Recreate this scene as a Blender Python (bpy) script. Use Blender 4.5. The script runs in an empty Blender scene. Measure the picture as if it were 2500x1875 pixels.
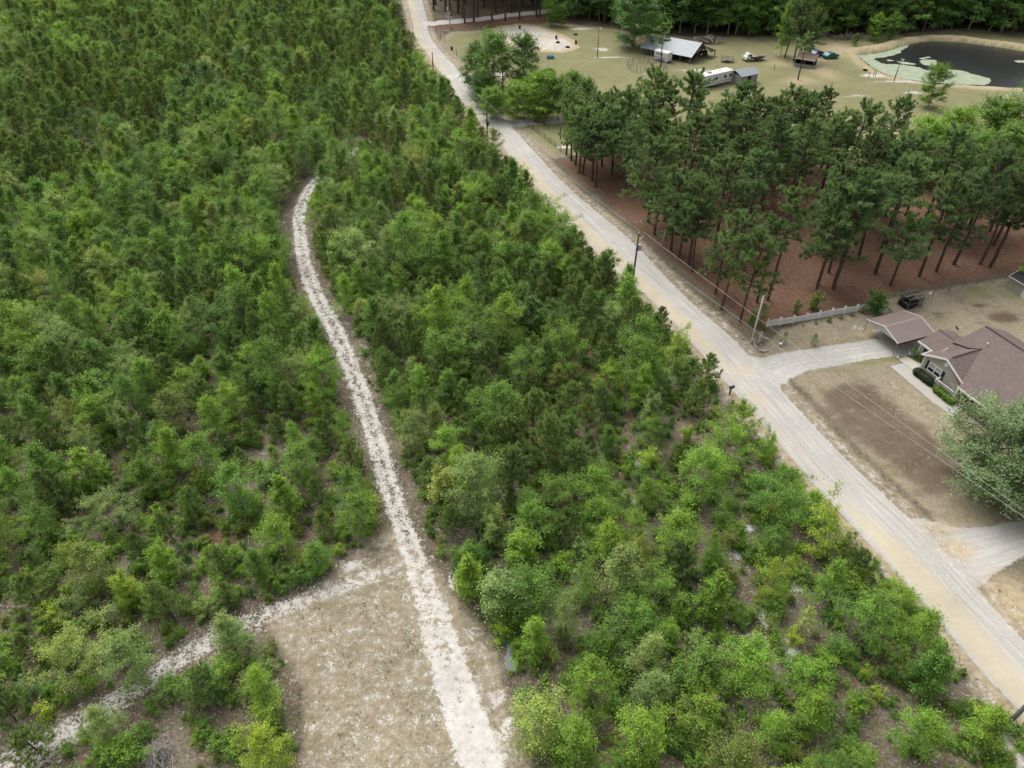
import bpy, math, random
import numpy as np
from mathutils import Vector, Matrix

R = math.radians
rng = np.random.default_rng(7)
random.seed(7)
scene = bpy.context.scene
COL = scene.collection

# ------------------------------------------------------------------ camera, world, sun, exposure
CAM_H = 56.0
PITCH = R(40.7)                      # degrees below the horizon
FPX = 1734.0                         # focal length in photograph pixels (2500 wide)
cam_d = bpy.data.cameras.new('camera'); cam = bpy.data.objects.new('camera', cam_d); COL.objects.link(cam)
cam.location = (0, 0, CAM_H); cam.rotation_euler = (R(90) - PITCH, 0, 0)
cam_d.sensor_width = 36.0; cam_d.lens = 36.0 * FPX / 2500.0
cam_d.clip_start = 0.5; cam_d.clip_end = 9000
scene.camera = cam

SUN_EL, SUN_ROT = R(58), R(-35)
w = bpy.data.worlds.new('World'); scene.world = w; w.use_nodes = True
nt = w.node_tree; nt.nodes.clear()
sky = nt.nodes.new('ShaderNodeTexSky'); sky.sky_type = 'NISHITA'; sky.sun_disc = False
sky.sun_elevation = SUN_EL; sky.sun_rotation = SUN_ROT; sky.air_density = 1.4; sky.dust_density = 7.0; sky.ozone_density = 1.0
hs = nt.nodes.new('ShaderNodeHueSaturation'); hs.inputs['Saturation'].default_value = 0.22   # cloud cover takes the blue out
bg = nt.nodes.new('ShaderNodeBackground'); bg.inputs['Strength'].default_value = 0.15
out = nt.nodes.new('ShaderNodeOutputWorld')
nt.links.new(sky.outputs[0], hs.inputs['Color']); nt.links.new(hs.outputs[0], bg.inputs['Color']); nt.links.new(bg.outputs[0], out.inputs['Surface'])
sd = bpy.data.lights.new('sun', 'SUN'); sd.energy = 1.0; sd.angle = R(40); sd.color = (1.0, 0.96, 0.9)
sun = bpy.data.objects.new('sun', sd); COL.objects.link(sun)
sun.rotation_euler = (R(90) - SUN_EL, 0, -SUN_ROT + R(180))
vs = scene.view_settings
vs.view_transform = 'Standard'; vs.look = 'None'; vs.gamma = 1.0; vs.use_curve_mapping = False
vs.exposure = 0.62
scene.cycles.max_bounces = 6; scene.cycles.diffuse_bounces = 3; scene.cycles.glossy_bounces = 2
scene.cycles.transmission_bounces = 4; scene.cycles.transparent_max_bounces = 6
scene.cycles.use_adaptive_sampling = True; scene.cycles.adaptive_threshold = 0.025; scene.cycles.use_denoising = True; scene.cycles.denoising_prefilter = 'ACCURATE'

# ------------------------------------------------------------------ photograph pixel (2500 x 1875) <-> place
_f = np.array([0, math.cos(PITCH), -math.sin(PITCH)]); _u = np.array([0, math.sin(PITCH), math.cos(PITCH)])
def G(x, y, z=0.0):
    d = _f + np.array([(x - 1250) / FPX, 0, 0]) - _u * ((y - 937.5) / FPX)
    t = (CAM_H - z) / -d[2]
    return np.array([d[0] * t, d[1] * t])
def GP(pts): return np.array([G(*p) for p in pts])
def proj(p):
    v = np.asarray(p, float) - np.array([0, 0, CAM_H]); wq = v @ _f
    return 1250 + FPX * v[..., 0] / wq, 937.5 - FPX * (v @ _u) / wq
def height_at(base, top):
    b = G(*base); d = _f + np.array([(top[0] - 1250) / FPX, 0, 0]) - _u * ((top[1] - 937.5) / FPX)
    return CAM_H + d[2] * math.hypot(*b) / math.hypot(d[0], d[1])
def frame(th):
    d = np.array([math.sin(th), math.cos(th)]); return d, np.array([-d[1], d[0]])

# ------------------------------------------------------------------ materials
def newmat(name):
    m = bpy.data.materials.new(name); m.use_nodes = True; m.node_tree.nodes.clear()
    return m, m.node_tree
class NT:
    def __init__(s, nt): s.nt = nt
    def n(s, t, props=None, **ins):
        nd = s.nt.nodes.new(t)
        for k, v in (props or {}).items(): setattr(nd, k, v)
        for k, v in ins.items(): s.set(nd.inputs[int(k[1:])] if k[0] == 'i' and k[1:].isdigit() else nd.inputs[k.replace('_', ' ')], v)
        return nd
    def set(s, sock, v):
        if isinstance(v, bpy.types.NodeSocket): s.nt.links.new(v, sock)
        elif isinstance(v, bpy.types.Node): s.nt.links.new(v.outputs[0], sock)
        else: sock.default_value = v
    def math(s, op, a, b=0.0, c=None, clamp=False):
        nd = s.n('ShaderNodeMath', {'operation': op, 'use_clamp': clamp}); s.set(nd.inputs[0], a); s.set(nd.inputs[1], b)
        if c is not None: s.set(nd.inputs[2], c)
        return nd.outputs[0]
    def mix(s, f, a, b, bt='MIX'):
        nd = s.n('ShaderNodeMix', {'data_type': 'RGBA', 'blend_type': bt, 'clamp_factor': True})
        for sk, v in ((nd.inputs[0], f), (nd.inputs[6], a), (nd.inputs[7], b)):
            s.set(sk, (*v, 1) if isinstance(v, tuple) and len(v) == 3 else v)
        return nd.outputs[2]
    def noise(s, vec, scale, detail=3, rough=0.55, dim='3D'):
        nd = s.n('ShaderNodeTexNoise', {'noise_dimensions': dim}, Scale=scale, Detail=detail, Roughness=rough)
        if vec is not None: s.set(nd.inputs['Vector'], vec)
        return nd.outputs[0]
    def step(s, v, lo, hi):
        nd = s.n('ShaderNodeMapRange', {'interpolation_type': 'SMOOTHSTEP', 'clamp': True})
        for k, x in zip(range(5), (v, lo, hi, 0.0, 1.0)): s.set(nd.inputs[k], x)
        return nd.outputs[0]
    def attr(s, name, kind='GEOMETRY'):
        return s.n('ShaderNodeAttribute', {'attribute_name': name, 'attribute_type': kind})
    def finish(s, col, rough=0.8, spec=0.3, metal=0.0, bump=None, bd=0.05, bs=0.5):
        b = s.n('ShaderNodeBsdfPrincipled'); s.set(b.inputs['Base Color'], (*col, 1) if isinstance(col, tuple) and len(col) == 3 else col)
        s.set(b.inputs['Roughness'], rough); s.set(b.inputs['Specular IOR Level'], spec); s.set(b.inputs['Metallic'], metal)
        if bump is not None:
            bn = s.n('ShaderNodeBump', Distance=bd, Strength=bs); s.set(bn.inputs['Height'], bump); s.set(b.inputs['Normal'], bn)
        o = s.n('ShaderNodeOutputMaterial'); s.set(o.inputs['Surface'], b)
        return b
_mc = {}
def plain(name, col, rough=0.7, metal=0.0, var=0.18, scale=6.0, spec=0.3, dirt=None):
    """a painted / weathered surface: colour with blotches, optional dirt colour in patches"""
    if name in _mc: return _mc[name]
    col = tuple(x * .82 for x in col)
    m, nt = newmat(name); s = NT(nt)
    pos = s.n('ShaderNodeTexCoord').outputs['Object']
    n1 = s.noise(pos, scale, 4, 0.6); n2 = s.noise(pos, scale * 6, 2)
    c = s.mix(n1, tuple(x * (1 - var) for x in col), tuple(min(1, x * (1 + var)) for x in col))
    if dirt: c = s.mix(s.math('MULTIPLY', s.step(n1, 0.5, 0.75), 0.7), c, dirt)
    s.finish(c, rough, spec, metal, n2, 0.004, 0.4)
    _mc[name] = m; return m

def leaf_mat(name, trans=0.3, rough=0.55, spec=0.35):
    m, nt = newmat(name); s = NT(nt)
    tc = s.attr('tcol', 'INSTANCER').outputs['Color']
    t = s.attr('tint').outputs['Fac']; young = s.attr('young').outputs['Fac']
    k = s.math('MULTIPLY_ADD', t, 0.95, 0.5)
    c = s.mix(1.0, tc, s.n('ShaderNodeCombineColor', Red=k, Green=k, Blue=k), 'MULTIPLY')
    c = s.mix(s.math('MULTIPLY', young, 0.45), c, s.mix(1.0, c, (1.75, 1.4, 1.3), 'MULTIPLY'))
    b = s.n('ShaderNodeBsdfPrincipled', Roughness=rough); s.set(b.inputs['Base Color'], c); s.set(b.inputs['Specular IOR Level'], spec)
    tr = s.n('ShaderNodeBsdfTranslucent'); s.set(tr.inputs['Color'], s.mix(1.0, c, (1.25, 1.2, 0.6), 'MULTIPLY'))
    mx = s.n('ShaderNodeMixShader'); s.set(mx.inputs[0], trans); s.set(mx.inputs[1], b); s.set(mx.inputs[2], tr)
    o = s.n('ShaderNodeOutputMaterial'); s.set(o.inputs['Surface'], mx)
    return m
def bark_mat(name, c1, c2, sz=3.0):
    m, nt = newmat(name); s = NT(nt)
    pos = s.n('ShaderNodeTexCoord').outputs['Object']
    mp = s.n('ShaderNodeMapping', Vector=pos, Scale=(sz, sz, sz * 0.35))
    n = s.noise(mp, 4, 4, 0.65)
    s.finish(s.mix(s.step(n, 0.35, 0.65), c1, c2), 0.9, 0.15, 0, n, 0.03, 0.6)
    return m
M_LEAF = leaf_mat('leaf', 0.40); M_NEEDLE = leaf_mat('needle', 0.36, 0.5, 0.3)
M_BARK = bark_mat('grey_bark', (0.16, 0.13, 0.105), (0.28, 0.25, 0.21))
M_PBARK = bark_mat('pine_bark', (0.05, 0.034, 0.028), (0.125, 0.085, 0.07))
M_DEAD = bark_mat('bleached_wood', (0.30, 0.27, 0.25), (0.5, 0.47, 0.44))
M_CANDLE = plain('pine_candle', (0.34, 0.29, 0.13), 0.8, var=0.3)
M_BLOSSOM = plain('cream_blossom', (0.55, 0.55, 0.36), 0.8, var=0.15)

# ------------------------------------------------------------------ mesh helpers
def mesh_np(name, V, faces, mats, attrs=None, smooth=False):
    """faces: list of (int array [n,k], material index)"""
    me = bpy.data.meshes.new(name)
    V = np.asarray(V, np.float32); me.vertices.add(len(V)); me.vertices.foreach_set('co', V.ravel())
    loops = np.concatenate([f.ravel() for f, _ in faces]).astype(np.int32)
    tot = np.concatenate([np.full(len(f), f.shape[1], np.int32) for f, _ in faces])
    st = np.concatenate([[0], np.cumsum(tot)[:-1]]).astype(np.int32)
    me.loops.add(len(loops)); me.loops.foreach_set('vertex_index', loops)
    me.polygons.add(len(tot)); me.polygons.foreach_set('loop_start', st)
    me.polygons.foreach_set('material_index', np.concatenate([np.full(len(f), i, np.int32) for f, i in faces]))
    if smooth: me.polygons.foreach_set('use_smooth', np.ones(len(tot), bool))
    for m in mats: me.materials.append(m)
    for k, a in (attrs or {}).items():
        a = np.asarray(a, np.float32)
        ty = 'FLOAT' if a.ndim == 1 else ('FLOAT_VECTOR' if a.shape[1] == 3 else 'FLOAT_COLOR')
        at = me.attributes.new(k, ty, 'POINT')
        at.data.foreach_set({'FLOAT': 'value', 'FLOAT_VECTOR': 'vector', 'FLOAT_COLOR': 'color'}[ty], a.ravel())
    me.update(calc_edges=True)
    return me
def tube(path, rad, n=6, cap=True):
    P = np.asarray(path, float); rad = np.broadcast_to(np.asarray(rad, float), (len(P),))
    T = np.gradient(P, axis=0); T /= np.linalg.norm(T, axis=1)[:, None] + 1e-9
    ref = np.array([0, 0, 1.0]) if abs(T[0, 2]) < 0.9 else np.array([1.0, 0, 0])
    U = np.cross(T, ref); U /= np.linalg.norm(U, axis=1)[:, None] + 1e-9; W = np.cross(T, U)
    a = np.arange(n) * 2 * math.pi / n
    V = (P[:, None] + rad[:, None, None] * (np.cos(a)[None, :, None] * U[:, None] + np.sin(a)[None, :, None] * W[:, None])).reshape(-1, 3)
    i = np.arange(len(P) - 1)[:, None] * n; j = np.arange(n)[None]; k = (j + 1) % n
    F = np.stack([i + j, i + k, i + n + k, i + n + j], -1).reshape(-1, 4)
    if cap:
        V = np.vstack([V, P[:1], P[-1:]]); c0, c1 = len(V) - 2, len(V) - 1; e = (len(P) - 1) * n
        jj = np.arange(n); kk = (jj + 1) % n
        F = np.vstack([F, np.stack([np.full(n, c0), kk, jj, np.full(n, c0)], -1)[:, :4], np.stack([np.full(n, c1), e + jj, e + kk, np.full(n, c1)], -1)])
    return V, F
class MB:
    """collects boxes, tubes, prisms, then links them as ONE mesh object"""
    def __init__(s): s.V = []; s.F = []; s.n = 0
    def add(s, V, F):
        s.V += [tuple(map(float, v)) for v in V]
        for f in F:
            g = []
            for q in f:
                q = int(q) + s.n
                if q not in g: g.append(q)
            s.F.append(tuple(g))
        s.n += len(V); return s
    def box(s, lo, hi):
        (x0, y0, z0), (x1, y1, z1) = lo, hi
        return s.add([(x0, y0, z0), (x1, y0, z0), (x1, y1, z0), (x0, y1, z0), (x0, y0, z1), (x1, y0, z1), (x1, y1, z1), (x0, y1, z1)],
                     [(0, 3, 2, 1), (4, 5, 6, 7), (0, 1, 5, 4), (1, 2, 6, 5), (2, 3, 7, 6), (3, 0, 4, 7)])
    def bar(s, a, b, w, h=None, n=4):
        h = h or w; a = np.array(a, float); b = np.array(b, float); t = b - a; t /= np.linalg.norm(t)
        r = np.array([0, 0, 1.0]) if abs(t[2]) < 0.95 else np.array([1.0, 0, 0])
        u = np.cross(t, r); u /= np.linalg.norm(u); v = np.cross(u, t)
        V = [p + su * u * w / 2 + sv * v * h / 2 for p in (a, b) for su, sv in ((-1, -1), (1, -1), (1, 1), (-1, 1))]
        return s.add(V, [(0, 3, 2, 1), (4, 5, 6, 7), (0, 1, 5, 4), (1, 2, 6, 5), (2, 3, 7, 6), (3, 0, 4, 7)])
    def tube(s, path, rad, n=8): return s.add(*tube(path, rad, n))
    def prism(s, poly, z0, z1, tf=None):
        n = len(poly); V = [(*p, z0) for p in poly] + [(*p, z1) for p in poly]
        if tf: V = [tf(*v) for v in V]
        return s.add(V, [tuple(range(n))[::-1], tuple(range(n, 2 * n))] + [(i, (i + 1) % n, (i + 1) % n + n, i + n) for i in range(n)])
    def slab(s, quad, t):
        """a sheet of thickness t under the given corner points (normal side up)"""
        q = [np.array(p, float) for p in quad]; nrm = np.cross(q[1] - q[0], q[2] - q[0]); nrm /= np.linalg.norm(nrm)
        if nrm[2] < 0: nrm = -nrm
        n = len(q); V = q + [p - nrm * t for p in q]
        return s.add(V, [tuple(range(n)), tuple(range(n, 2 * n))[::-1]] + [(i, i + n, (i + 1) % n + n, (i + 1) % n) for i in range(n)])
    def mesh(s, name, mat, bevel=0, smooth=False):
        me = bpy.data.meshes.new(name); me.from_pydata(s.V, [], s.F); me.materials.append(mat)
        if smooth: me.polygons.foreach_set('use_smooth', [True] * len(me.polygons))
        me.update(); return me
    def build(s, name, mat, parent=None, loc=None, rz=0, smooth=False):
        return obj(name, s.mesh(name, mat, smooth=smooth), parent, loc, rz)
def obj(name, data, parent=None, loc=None, rz=0, scale=None):
    o = bpy.data.objects.new(name, data); COL.objects.link(o)
    if parent is not None: o.parent = parent
    if loc is not None: o.location = loc if len(loc) == 3 else (*loc, 0)
    if rz: o.rotation_euler = (0, 0, rz)
    if scale is not None: o.scale = scale if hasattr(scale, '__len__') else (scale,) * 3
    return o
def tag(o, label=None, cat=None, group=None, kind=None):
    for k, v in (('label', label), ('category', cat), ('group', group), ('kind', kind)):
        if v: o[k] = v
    return o
def thing(name, loc, rz, label, cat, group=None):
    return tag(obj(name, None, None, loc, rz), label, cat, group)

# ------------------------------------------------------------------ layout of the ground (photograph pixels)
ROAD_L = GP([(985, -30), (1005, 43), (1013, 91), (1045, 134), (1084, 189), (1115, 232), (1155, 280), (1202, 331), (1283, 425), (1342, 496), (1409, 571), (1491, 649), (1580, 725), (1639, 784), (1694, 843), (1785, 950), (1856, 1029), (1931, 1115), (1994, 1194), (2065, 1266), (2158, 1368), (2221, 1435), (2288, 1511), (2378, 1622), (2485, 1731), (2620, 1880)])
ROAD_R = GP([(1020, -30), (1041, 39), (1046, 79), (1066, 114), (1123, 177), (1147, 213), (1202, 268), (1261, 323), (1365, 437), (1444, 508), (1535, 582), (1602, 650), (1671, 723), (1734, 780), (1801, 839), (1904, 950), (1994, 1048), (2085, 1143), (2168, 1218), (2250, 1296), (2347, 1396), (2418, 1475), (2496, 1561), (2600, 1670), (2760, 1850)])
TRACK = GP([(900, 345), (850, 385), (800, 420), (770, 445), (745, 480), (730, 530), (735, 590), (745, 650), (775, 730), (815, 800), (850, 880), (885, 970), (920, 1080), (950, 1190), (985, 1290), (1020, 1390), (1050, 1480), (1078, 1570), (1112, 1680), (1150, 1790), (1185, 1890), (1230, 2010)])
TRACK_W = np.interp(np.arange(22), [0, 3, 8, 14, 17, 21], [1.1, 1.25, 1.45, 1.3, 1.75, 1.8])
DRIVE = GP([(1845, 912), (1895, 897), (1960, 880), (2060, 865), (2130, 852), (2200, 845), (2250, 835)]); DRIVE_W = np.array([3.6, 2.3, 1.9, 1.7, 1.7, 1.9, 1.9])
DRIVE2 = GP([(2310, 1350), (2380, 1342), (2450, 1325), (2520, 1310), (2700, 1290)]); DRIVE2_W = np.array([4.2, 2.6, 1.8, 1.8, 1.8])
DRIVE3 = GP([(1222, 297), (1270, 300), (1330, 297), (1400, 290), (1480, 285)]); DRIVE3_W = np.array([2.6, 1.9, 1.6, 1.5, 1.5])
DRIVE4 = GP([(1122, 188), (1140, 187), (1165, 186), (1220, 184)]); DRIVE4_W = np.array([3.4, 2.8, 2.0, 1.8])
LANE = GP([(1047, 57), (1080, 55), (1160, 48), (1240, 38), (1330, 28), (1430, 14)]); LANE_W = np.full(6, 2.2)
SIDE = GP([(2415, 1810), (2455, 1830), (2520, 1900)]); SIDE_W = np.array([2.0, 2.6, 3.0])
SPUR = GP([(930, 1400), (800, 1440), (640, 1505), (560, 1545), (440, 1605), (330, 1680), (210, 1760), (90, 1830), (-60, 1910)]); SPUR_W = np.array([1.2, 1.2, 1.1, 1.2, 1.3, 1.3, 1.4, 1.7, 1.9])
CLEARING = GP([(905, 1320), (960, 1290), (1030, 1345), (1110, 1450), (1200, 1560), (1250, 1740), (1300, 1890), (1330, 2010), (700, 2010), (746, 1880), (744, 1680), (690, 1580), (640, 1510), (780, 1430)])
STRAW = GP([(1352, 392), (1450, 470), (1600, 610), (1720, 715), (1830, 815), (1905, 800), (2100, 748), (2190, 720), (2320, 695), (2510, 668), (2600, 560), (2520, 430), (2260, 400), (2060, 405), (1900, 398), (1700, 385), (1500, 370)])
DIRT = GP([(1985, 950), (2060, 925), (2135, 932), (2200, 985), (2290, 1060), (2345, 1120), (2340, 1210), (2260, 1225), (2150, 1130), (2030, 1040)])
YARD = GP([(1840, 860), (1905, 802), (2100, 750), (2190, 722), (2320, 697), (2510, 670), (2650, 700), (2800, 1290), (2450, 1300), (2320, 1310), (2250, 1240), (2100, 1100), (1960, 950)])
MEADOW = GP([(1072, 100), (1100, 78), (1230, 72), (1300, 50), (1420, 62), (1600, 85), (1750, 92), (1950, 88), (2060, 86), (2200, 82), (2350, 70), (2700, 90), (2700, 330), (2300, 395), (2050, 402), (1500, 368), (1352, 388), (1300, 350), (1230, 285), (1150, 190)])
ARENA = GP([(1195, 72), (1225, 62), (1260, 58), (1300, 60), (1335, 70), (1375, 85), (1405, 101), (1416, 114), (1400, 124), (1370, 129), (1330, 129), (1280, 124), (1240, 112), (1205, 95)])
def z7(x, y): return (1900 + x * .2712, 60 + y * .2712)
POND = GP([z7(*p) for p in [(712, 268), (830, 250), (950, 235), (1060, 205), (1180, 168), (1300, 148), (1420, 140), (1560, 145), (1700, 155), (2000, 195), (2250, 235), (2700, 330), (2800, 430), (2500, 520), (2212, 560), (1900, 550), (1700, 535), (1500, 527), (1340, 515), (1180, 490), (1080, 475), (1000, 455), (930, 425), (870, 390), (810, 350), (750, 305)]])
LAWN3 = GP([(1290, 318), (1340, 300), (1420, 305), (1440, 370), (1360, 372)])
FARCLEAR = GP([(-200, 0), (0, 14), (60, 17), (150, 2), (220, -14), (60, -40), (-200, -40)])

def sdpoly(X, Y, poly):
    d2 = np.full(X.shape, 1e18); ins = np.zeros(X.shape, bool); n = len(poly)
    for i in range(n):
        a, b = poly[i], poly[(i + 1) % n]; e = b - a
        wx, wy = X - a[0], Y - a[1]; t = np.clip((wx * e[0] + wy * e[1]) / (e @ e), 0, 1)
        d2 = np.minimum(d2, (wx - e[0] * t) ** 2 + (wy - e[1] * t) ** 2)
        if a[1] != b[1]:
            c = ((a[1] > Y) != (b[1] > Y)) & (X < (b[0] - a[0]) * (Y - a[1]) / (b[1] - a[1]) + a[0]); ins ^= c
    return np.where(ins, 1, -1) * np.sqrt(d2)
def polyline(X, Y, L, W):
    """signed offset from the centre line, distance along, half width there"""
    best = np.full(X.shape, 1e18); off = np.zeros(X.shape); al = np.zeros(X.shape); hw = np.ones(X.shape); s0 = 0.0
    for i in range(len(L) - 1):
        a, b = L[i], L[i + 1]; e = b - a; ln = math.hypot(*e)
        wx, wy = X - a[0], Y - a[1]; t = np.clip((wx * e[0] + wy * e[1]) / (ln * ln), 0, 1)
        d2 = (wx - e[0] * t) ** 2 + (wy - e[1] * t) ** 2; m = d2 < best
        best = np.where(m, d2, best); sg = np.where(wy * e[0] - wx * e[1] > 0, 1.0, -1.0)
        off = np.where(m, sg * np.sqrt(d2), off); al = np.where(m, s0 + t * ln, al); hw = np.where(m, W[i] + (W[i + 1] - W[i]) * t, hw)
        s0 += ln
    return off, al, hw
def sm(v, lo, hi):
    t = np.clip((v - lo) / (hi - lo), 0, 1); return t * t * (3 - 2 * t)
def smoothline(L, W=None, k=6):
    """Catmull-Rom through the points"""
    L = np.asarray(L); n = len(L); P = np.vstack([2 * L[0] - L[1], L, 2 * L[-1] - L[-2]]); o = []; t = np.arange(k) / k
    for i in range(n - 1):
        p0, p1, p2, p3 = P[i:i + 4]; tt = t[:, None]
        o.append(0.5 * (2 * p1 + (p2 - p0) * tt + (2 * p0 - 5 * p1 + 4 * p2 - p3) * tt ** 2 + (3 * p1 - p0 - 3 * p2 + p3) * tt ** 3))
    o = np.vstack(o + [L[-1:]])
    if W is None: return o
    return o, np.interp(np.arange(len(o)) / k, np.arange(n), W)
def resample(L, n):
    s = np.concatenate([[0], np.cumsum(np.linalg.norm(np.diff(L, axis=0), axis=1))]); t = np.linspace(0, s[-1], n)
    return np.stack([np.interp(t, s, L[:, i]) for i in (0, 1)], 1)
RL, RR = smoothline(ROAD_L), smoothline(ROAD_R)
RL2, RR2 = resample(RL, 90), resample(RR, 90)
RC = resample((RL2 + RR2) / 2, 60)
RCW = np.array([abs(polyline(np.array([c[0]]), np.array([c[1]]), RL, np.ones(len(RL)))[0][0]) for c in RC])
TRACK, TRACK_W = smoothline(TRACK, TRACK_W, 4)
DRIVE, DRIVE_W = smoothline(DRIVE, DRIVE_W, 4); DRIVE2, DRIVE2_W = smoothline(DRIVE2, DRIVE2_W, 4)
SPUR, SPUR_W = smoothline(SPUR, SPUR_W, 3)
LINES = dict(track=(TRACK, TRACK_W), drive=(DRIVE, DRIVE_W), drive2=(DRIVE2, DRIVE2_W), drive3=(DRIVE3, DRIVE3_W), drive4=(DRIVE4, DRIVE4_W), lane=(LANE, LANE_W), spur=(SPUR, SPUR_W), side=(SIDE, SIDE_W))

def blobs(X, Y, lst):
    v = np.zeros(X.shape)
    for x, y, rx, ry, a in lst:           # centre pixel, radii in metres, strength
        c = G(x, y); v = np.maximum(v, a * np.exp(-(((X - c[0]) / rx) ** 2 + ((Y - c[1]) / ry) ** 2)))
    return v
def bank(X, Y, sp=None):
    if sp is None: sp = sdpoly(X, Y, POND)
    return np.where(sp > 0, -1.0 * sm(sp, 0, 3), 0.75 * sm(-sp, 0, 1.5) * (1 - sm(-sp, 2.5, 5.0)) * sm(Y, 185, 205)) - 0.25 * sm(sp, -1.5, 0.5)
def zground(X, Y, sp=None):
    und = 0.10 * np.sin(X * 0.31 + 1.3) * np.sin(Y * 0.27 + 0.6) + 0.06 * np.sin(X * 0.83 + Y * 0.41)
    o, _, hw = polyline(X, Y, RC, RCW)
    e = np.abs(o) - hw
    ditch = -0.22 * sm(e, 0.3, 1.4) * (1 - sm(e, 1.6, 3.4))
    return und * sm(e, 0.0, 6.0) + ditch + bank(X, Y, sp)
def zg(x, y):
    i = min(max(int(np.searchsorted(gx, x)) - 1, 0), len(gx) - 2); j = min(max(int(np.searchsorted(gy, y)) - 1, 0), len(gy) - 2)
    u, v = (x - gx[i]) / (gx[i + 1] - gx[i]), (y - gy[j]) / (gy[j + 1] - gy[j]); k = j * len(gx) + i; m = k + len(gx)
    return float((GZ[k] * (1 - u) + GZ[k + 1] * u) * (1 - v) + (GZ[m] * (1 - u) + GZ[m + 1] * u) * v)

def fields(X, Y):
    ro, ra, rw = polyline(X, Y, RC, RCW); re = np.abs(ro) - rw                # + outside
    ru = ro / rw                                                              # -1 left edge .. 1 right edge
    L = {k: polyline(X, Y, *v) for k, v in LINES.items()}
    S = {k: (v[2] - np.abs(v[0])) for k, v in L.items()}
    P = {k: sdpoly(X, Y, v) for k, v in dict(clear=CLEARING, straw=STRAW, yard=YARD, meadow=MEADOW, arena=ARENA, pond=POND, lawn3=LAWN3, far=FARCLEAR, dirt=DIRT).items()}
    onroad = sm(-re, -0.35, 0.35)
    white = np.zeros(X.shape); grav = np.zeros(X.shape); tan = np.zeros(X.shape); straw = np.zeros(X.shape); green = np.zeros(X.shape); dry = np.zeros(X.shape); dirt = np.zeros(X.shape)
    # sandy track: two bright wheel lines, thinner middle
    to, ta, tw = L['track']; rut = np.exp(-((np.abs(to) / tw - 0.5) / 0.33) ** 2)
    near = sm(-ta, -ta.max(), 0)
    white = np.maximum(white, sm(S['track'], -1.0, 0.7) * (0.475 + 0.12 * rut + 0.13 * sm(ta, 112, 124) * (1 - sm(ta, 138, 150))))
    white = np.maximum(white, 0.37 * sm(S['track'], -2.4, -0.2)); white = np.maximum(white, .395 * sm(P['clear'], -1, 1))
    white = np.maximum(white, 0.52 * sm(S['spur'], -1.3, 0.9)); white = np.maximum(white, 0.40 * sm(S['spur'], -3.2, 0))
    white = np.maximum(white, blobs(X, Y, [(1870, 1510, 1.6, 1.5, .62), (1920, 1585, 1.4, 2.2, .66), (1800, 1350, 1.3, 1.5, .6), (1560, 1130, 1.3, 2.2, .58), (1550, 1230, 1.4, 1.6, .58), (1940, 1430, 1.5, 1.5, .58), (1830, 1290, .9, .9, .62), (1740, 1180, .9, .9, .6),
        (1330, 1490, 1.2, 1.2, .5), (150, 1500, 2.5, 1.2, .55), (60, 1560, 2, 1.3, .53), (860, 1380, 2.2, .9, .66), (1110, 1420, 1.6, 2.4, .52), (1150, 1560, 1.4, 2.6, .5), (1215, 1700, 1.6, 3, .52), (800, 1620, 2.0, 1.4, .46), (960, 1500, 1.5, 1.2, .47), (760, 1780, 1.6, 1.6, .46), (930, 1800, 2.0, 1.2, .46), (560, 1240, 2, 1.3, .5), (720, 1120, 2, 1.5, .5), (380, 900, 1, .9, .55), (1090, 1500, 1.3, 2, .58), (1230, 1780, 1.5, 3, .55),
        (2090, 800, 2.2, 1.6, .47), (2040, 830, 1.8, 1.0, .45), (1960, 900, 3, .6, .42), (2180, 940, 1.0, 2.6, .42), (2260, 1010, 1.0, 2.6, .42), (2000, 960, 2.5, .5, .42), (1575, 540, 1.6, .8, .5), (1745, 762, 1.2, .8, .56), (1770, 785, .8, .6, .56),
        (1380, 360, 3, 1.5, .64), (1450, 350, 4, 1.5, .6), (1930, 300, 2, 5, .62), (1970, 350, 3, 6, .6), (1760, 345, 5, 4, .5), (1420, 70, 6, 2.5, .6), (1470, 120, 4, 3, .6), (1490, 140, 9, 1.2, .6), (1600, 180, 6, 2, .55), (1700, 172, 10, 1.8, .56), (1700, 190, 4, 5, .55), (2130, 185, 4, 2.5, .72), (2200, 200, 12, 1.5, .6), (2230, 226, 4, 1.6, .6), (2090, 235, 7, 1.5, .52), (2110, 120, 3, 1.2, .6), (1300, 142, 2.5, 1.0, .52)]))
    white = np.maximum(white, 0.47 * sm(np.abs(re + 0.1), 0.9, 0.0) * sm(ro, -3, 3))                       # pale spill along the far road edge
    white = np.maximum(white, 0.42 * (1 - sm(re, 1.0, 4.0)) * sm(re, .1, .5))
    white = np.maximum(white, 0.345 * sm(re, .1, .5) * (P['straw'] < 0) * (P['meadow'] < 0) * (P['yard'] < 0) * (ro < 0))
    white = np.maximum(white, 0.8 * sm(P['far'], -3, 2))
    # gravel: road and drives
    grav = np.maximum(grav, onroad)
    for k, a in (('drive', 1), ('drive2', 1), ('drive3', .9), ('drive4', 1), ('lane', .9)): grav = np.maximum(grav, a * sm(S[k], -0.7, 0.5))
    white = np.maximum(white, (.43) * sm(S['drive'], -.7, .6) * sm(np.exp(-((np.abs(L['drive'][0]) - .75) / .45) ** 2), .1, .8)); white = np.maximum(white, .38 * sm(S['drive'], -1.3, .2)); white = np.maximum(white, .36 * sm(S['drive2'], -1.2, .6))
    white = np.maximum(white, .48 * sm(S['drive4'], -.8, .6)); white = np.maximum(white, .6 * sm(S['drive3'], -.8, .6)); white = np.maximum(white, .7 * sm(S['lane'], -.8, .6)); white = np.maximum(white, .62 * sm(S['side'], -1.5, .6))
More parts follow.
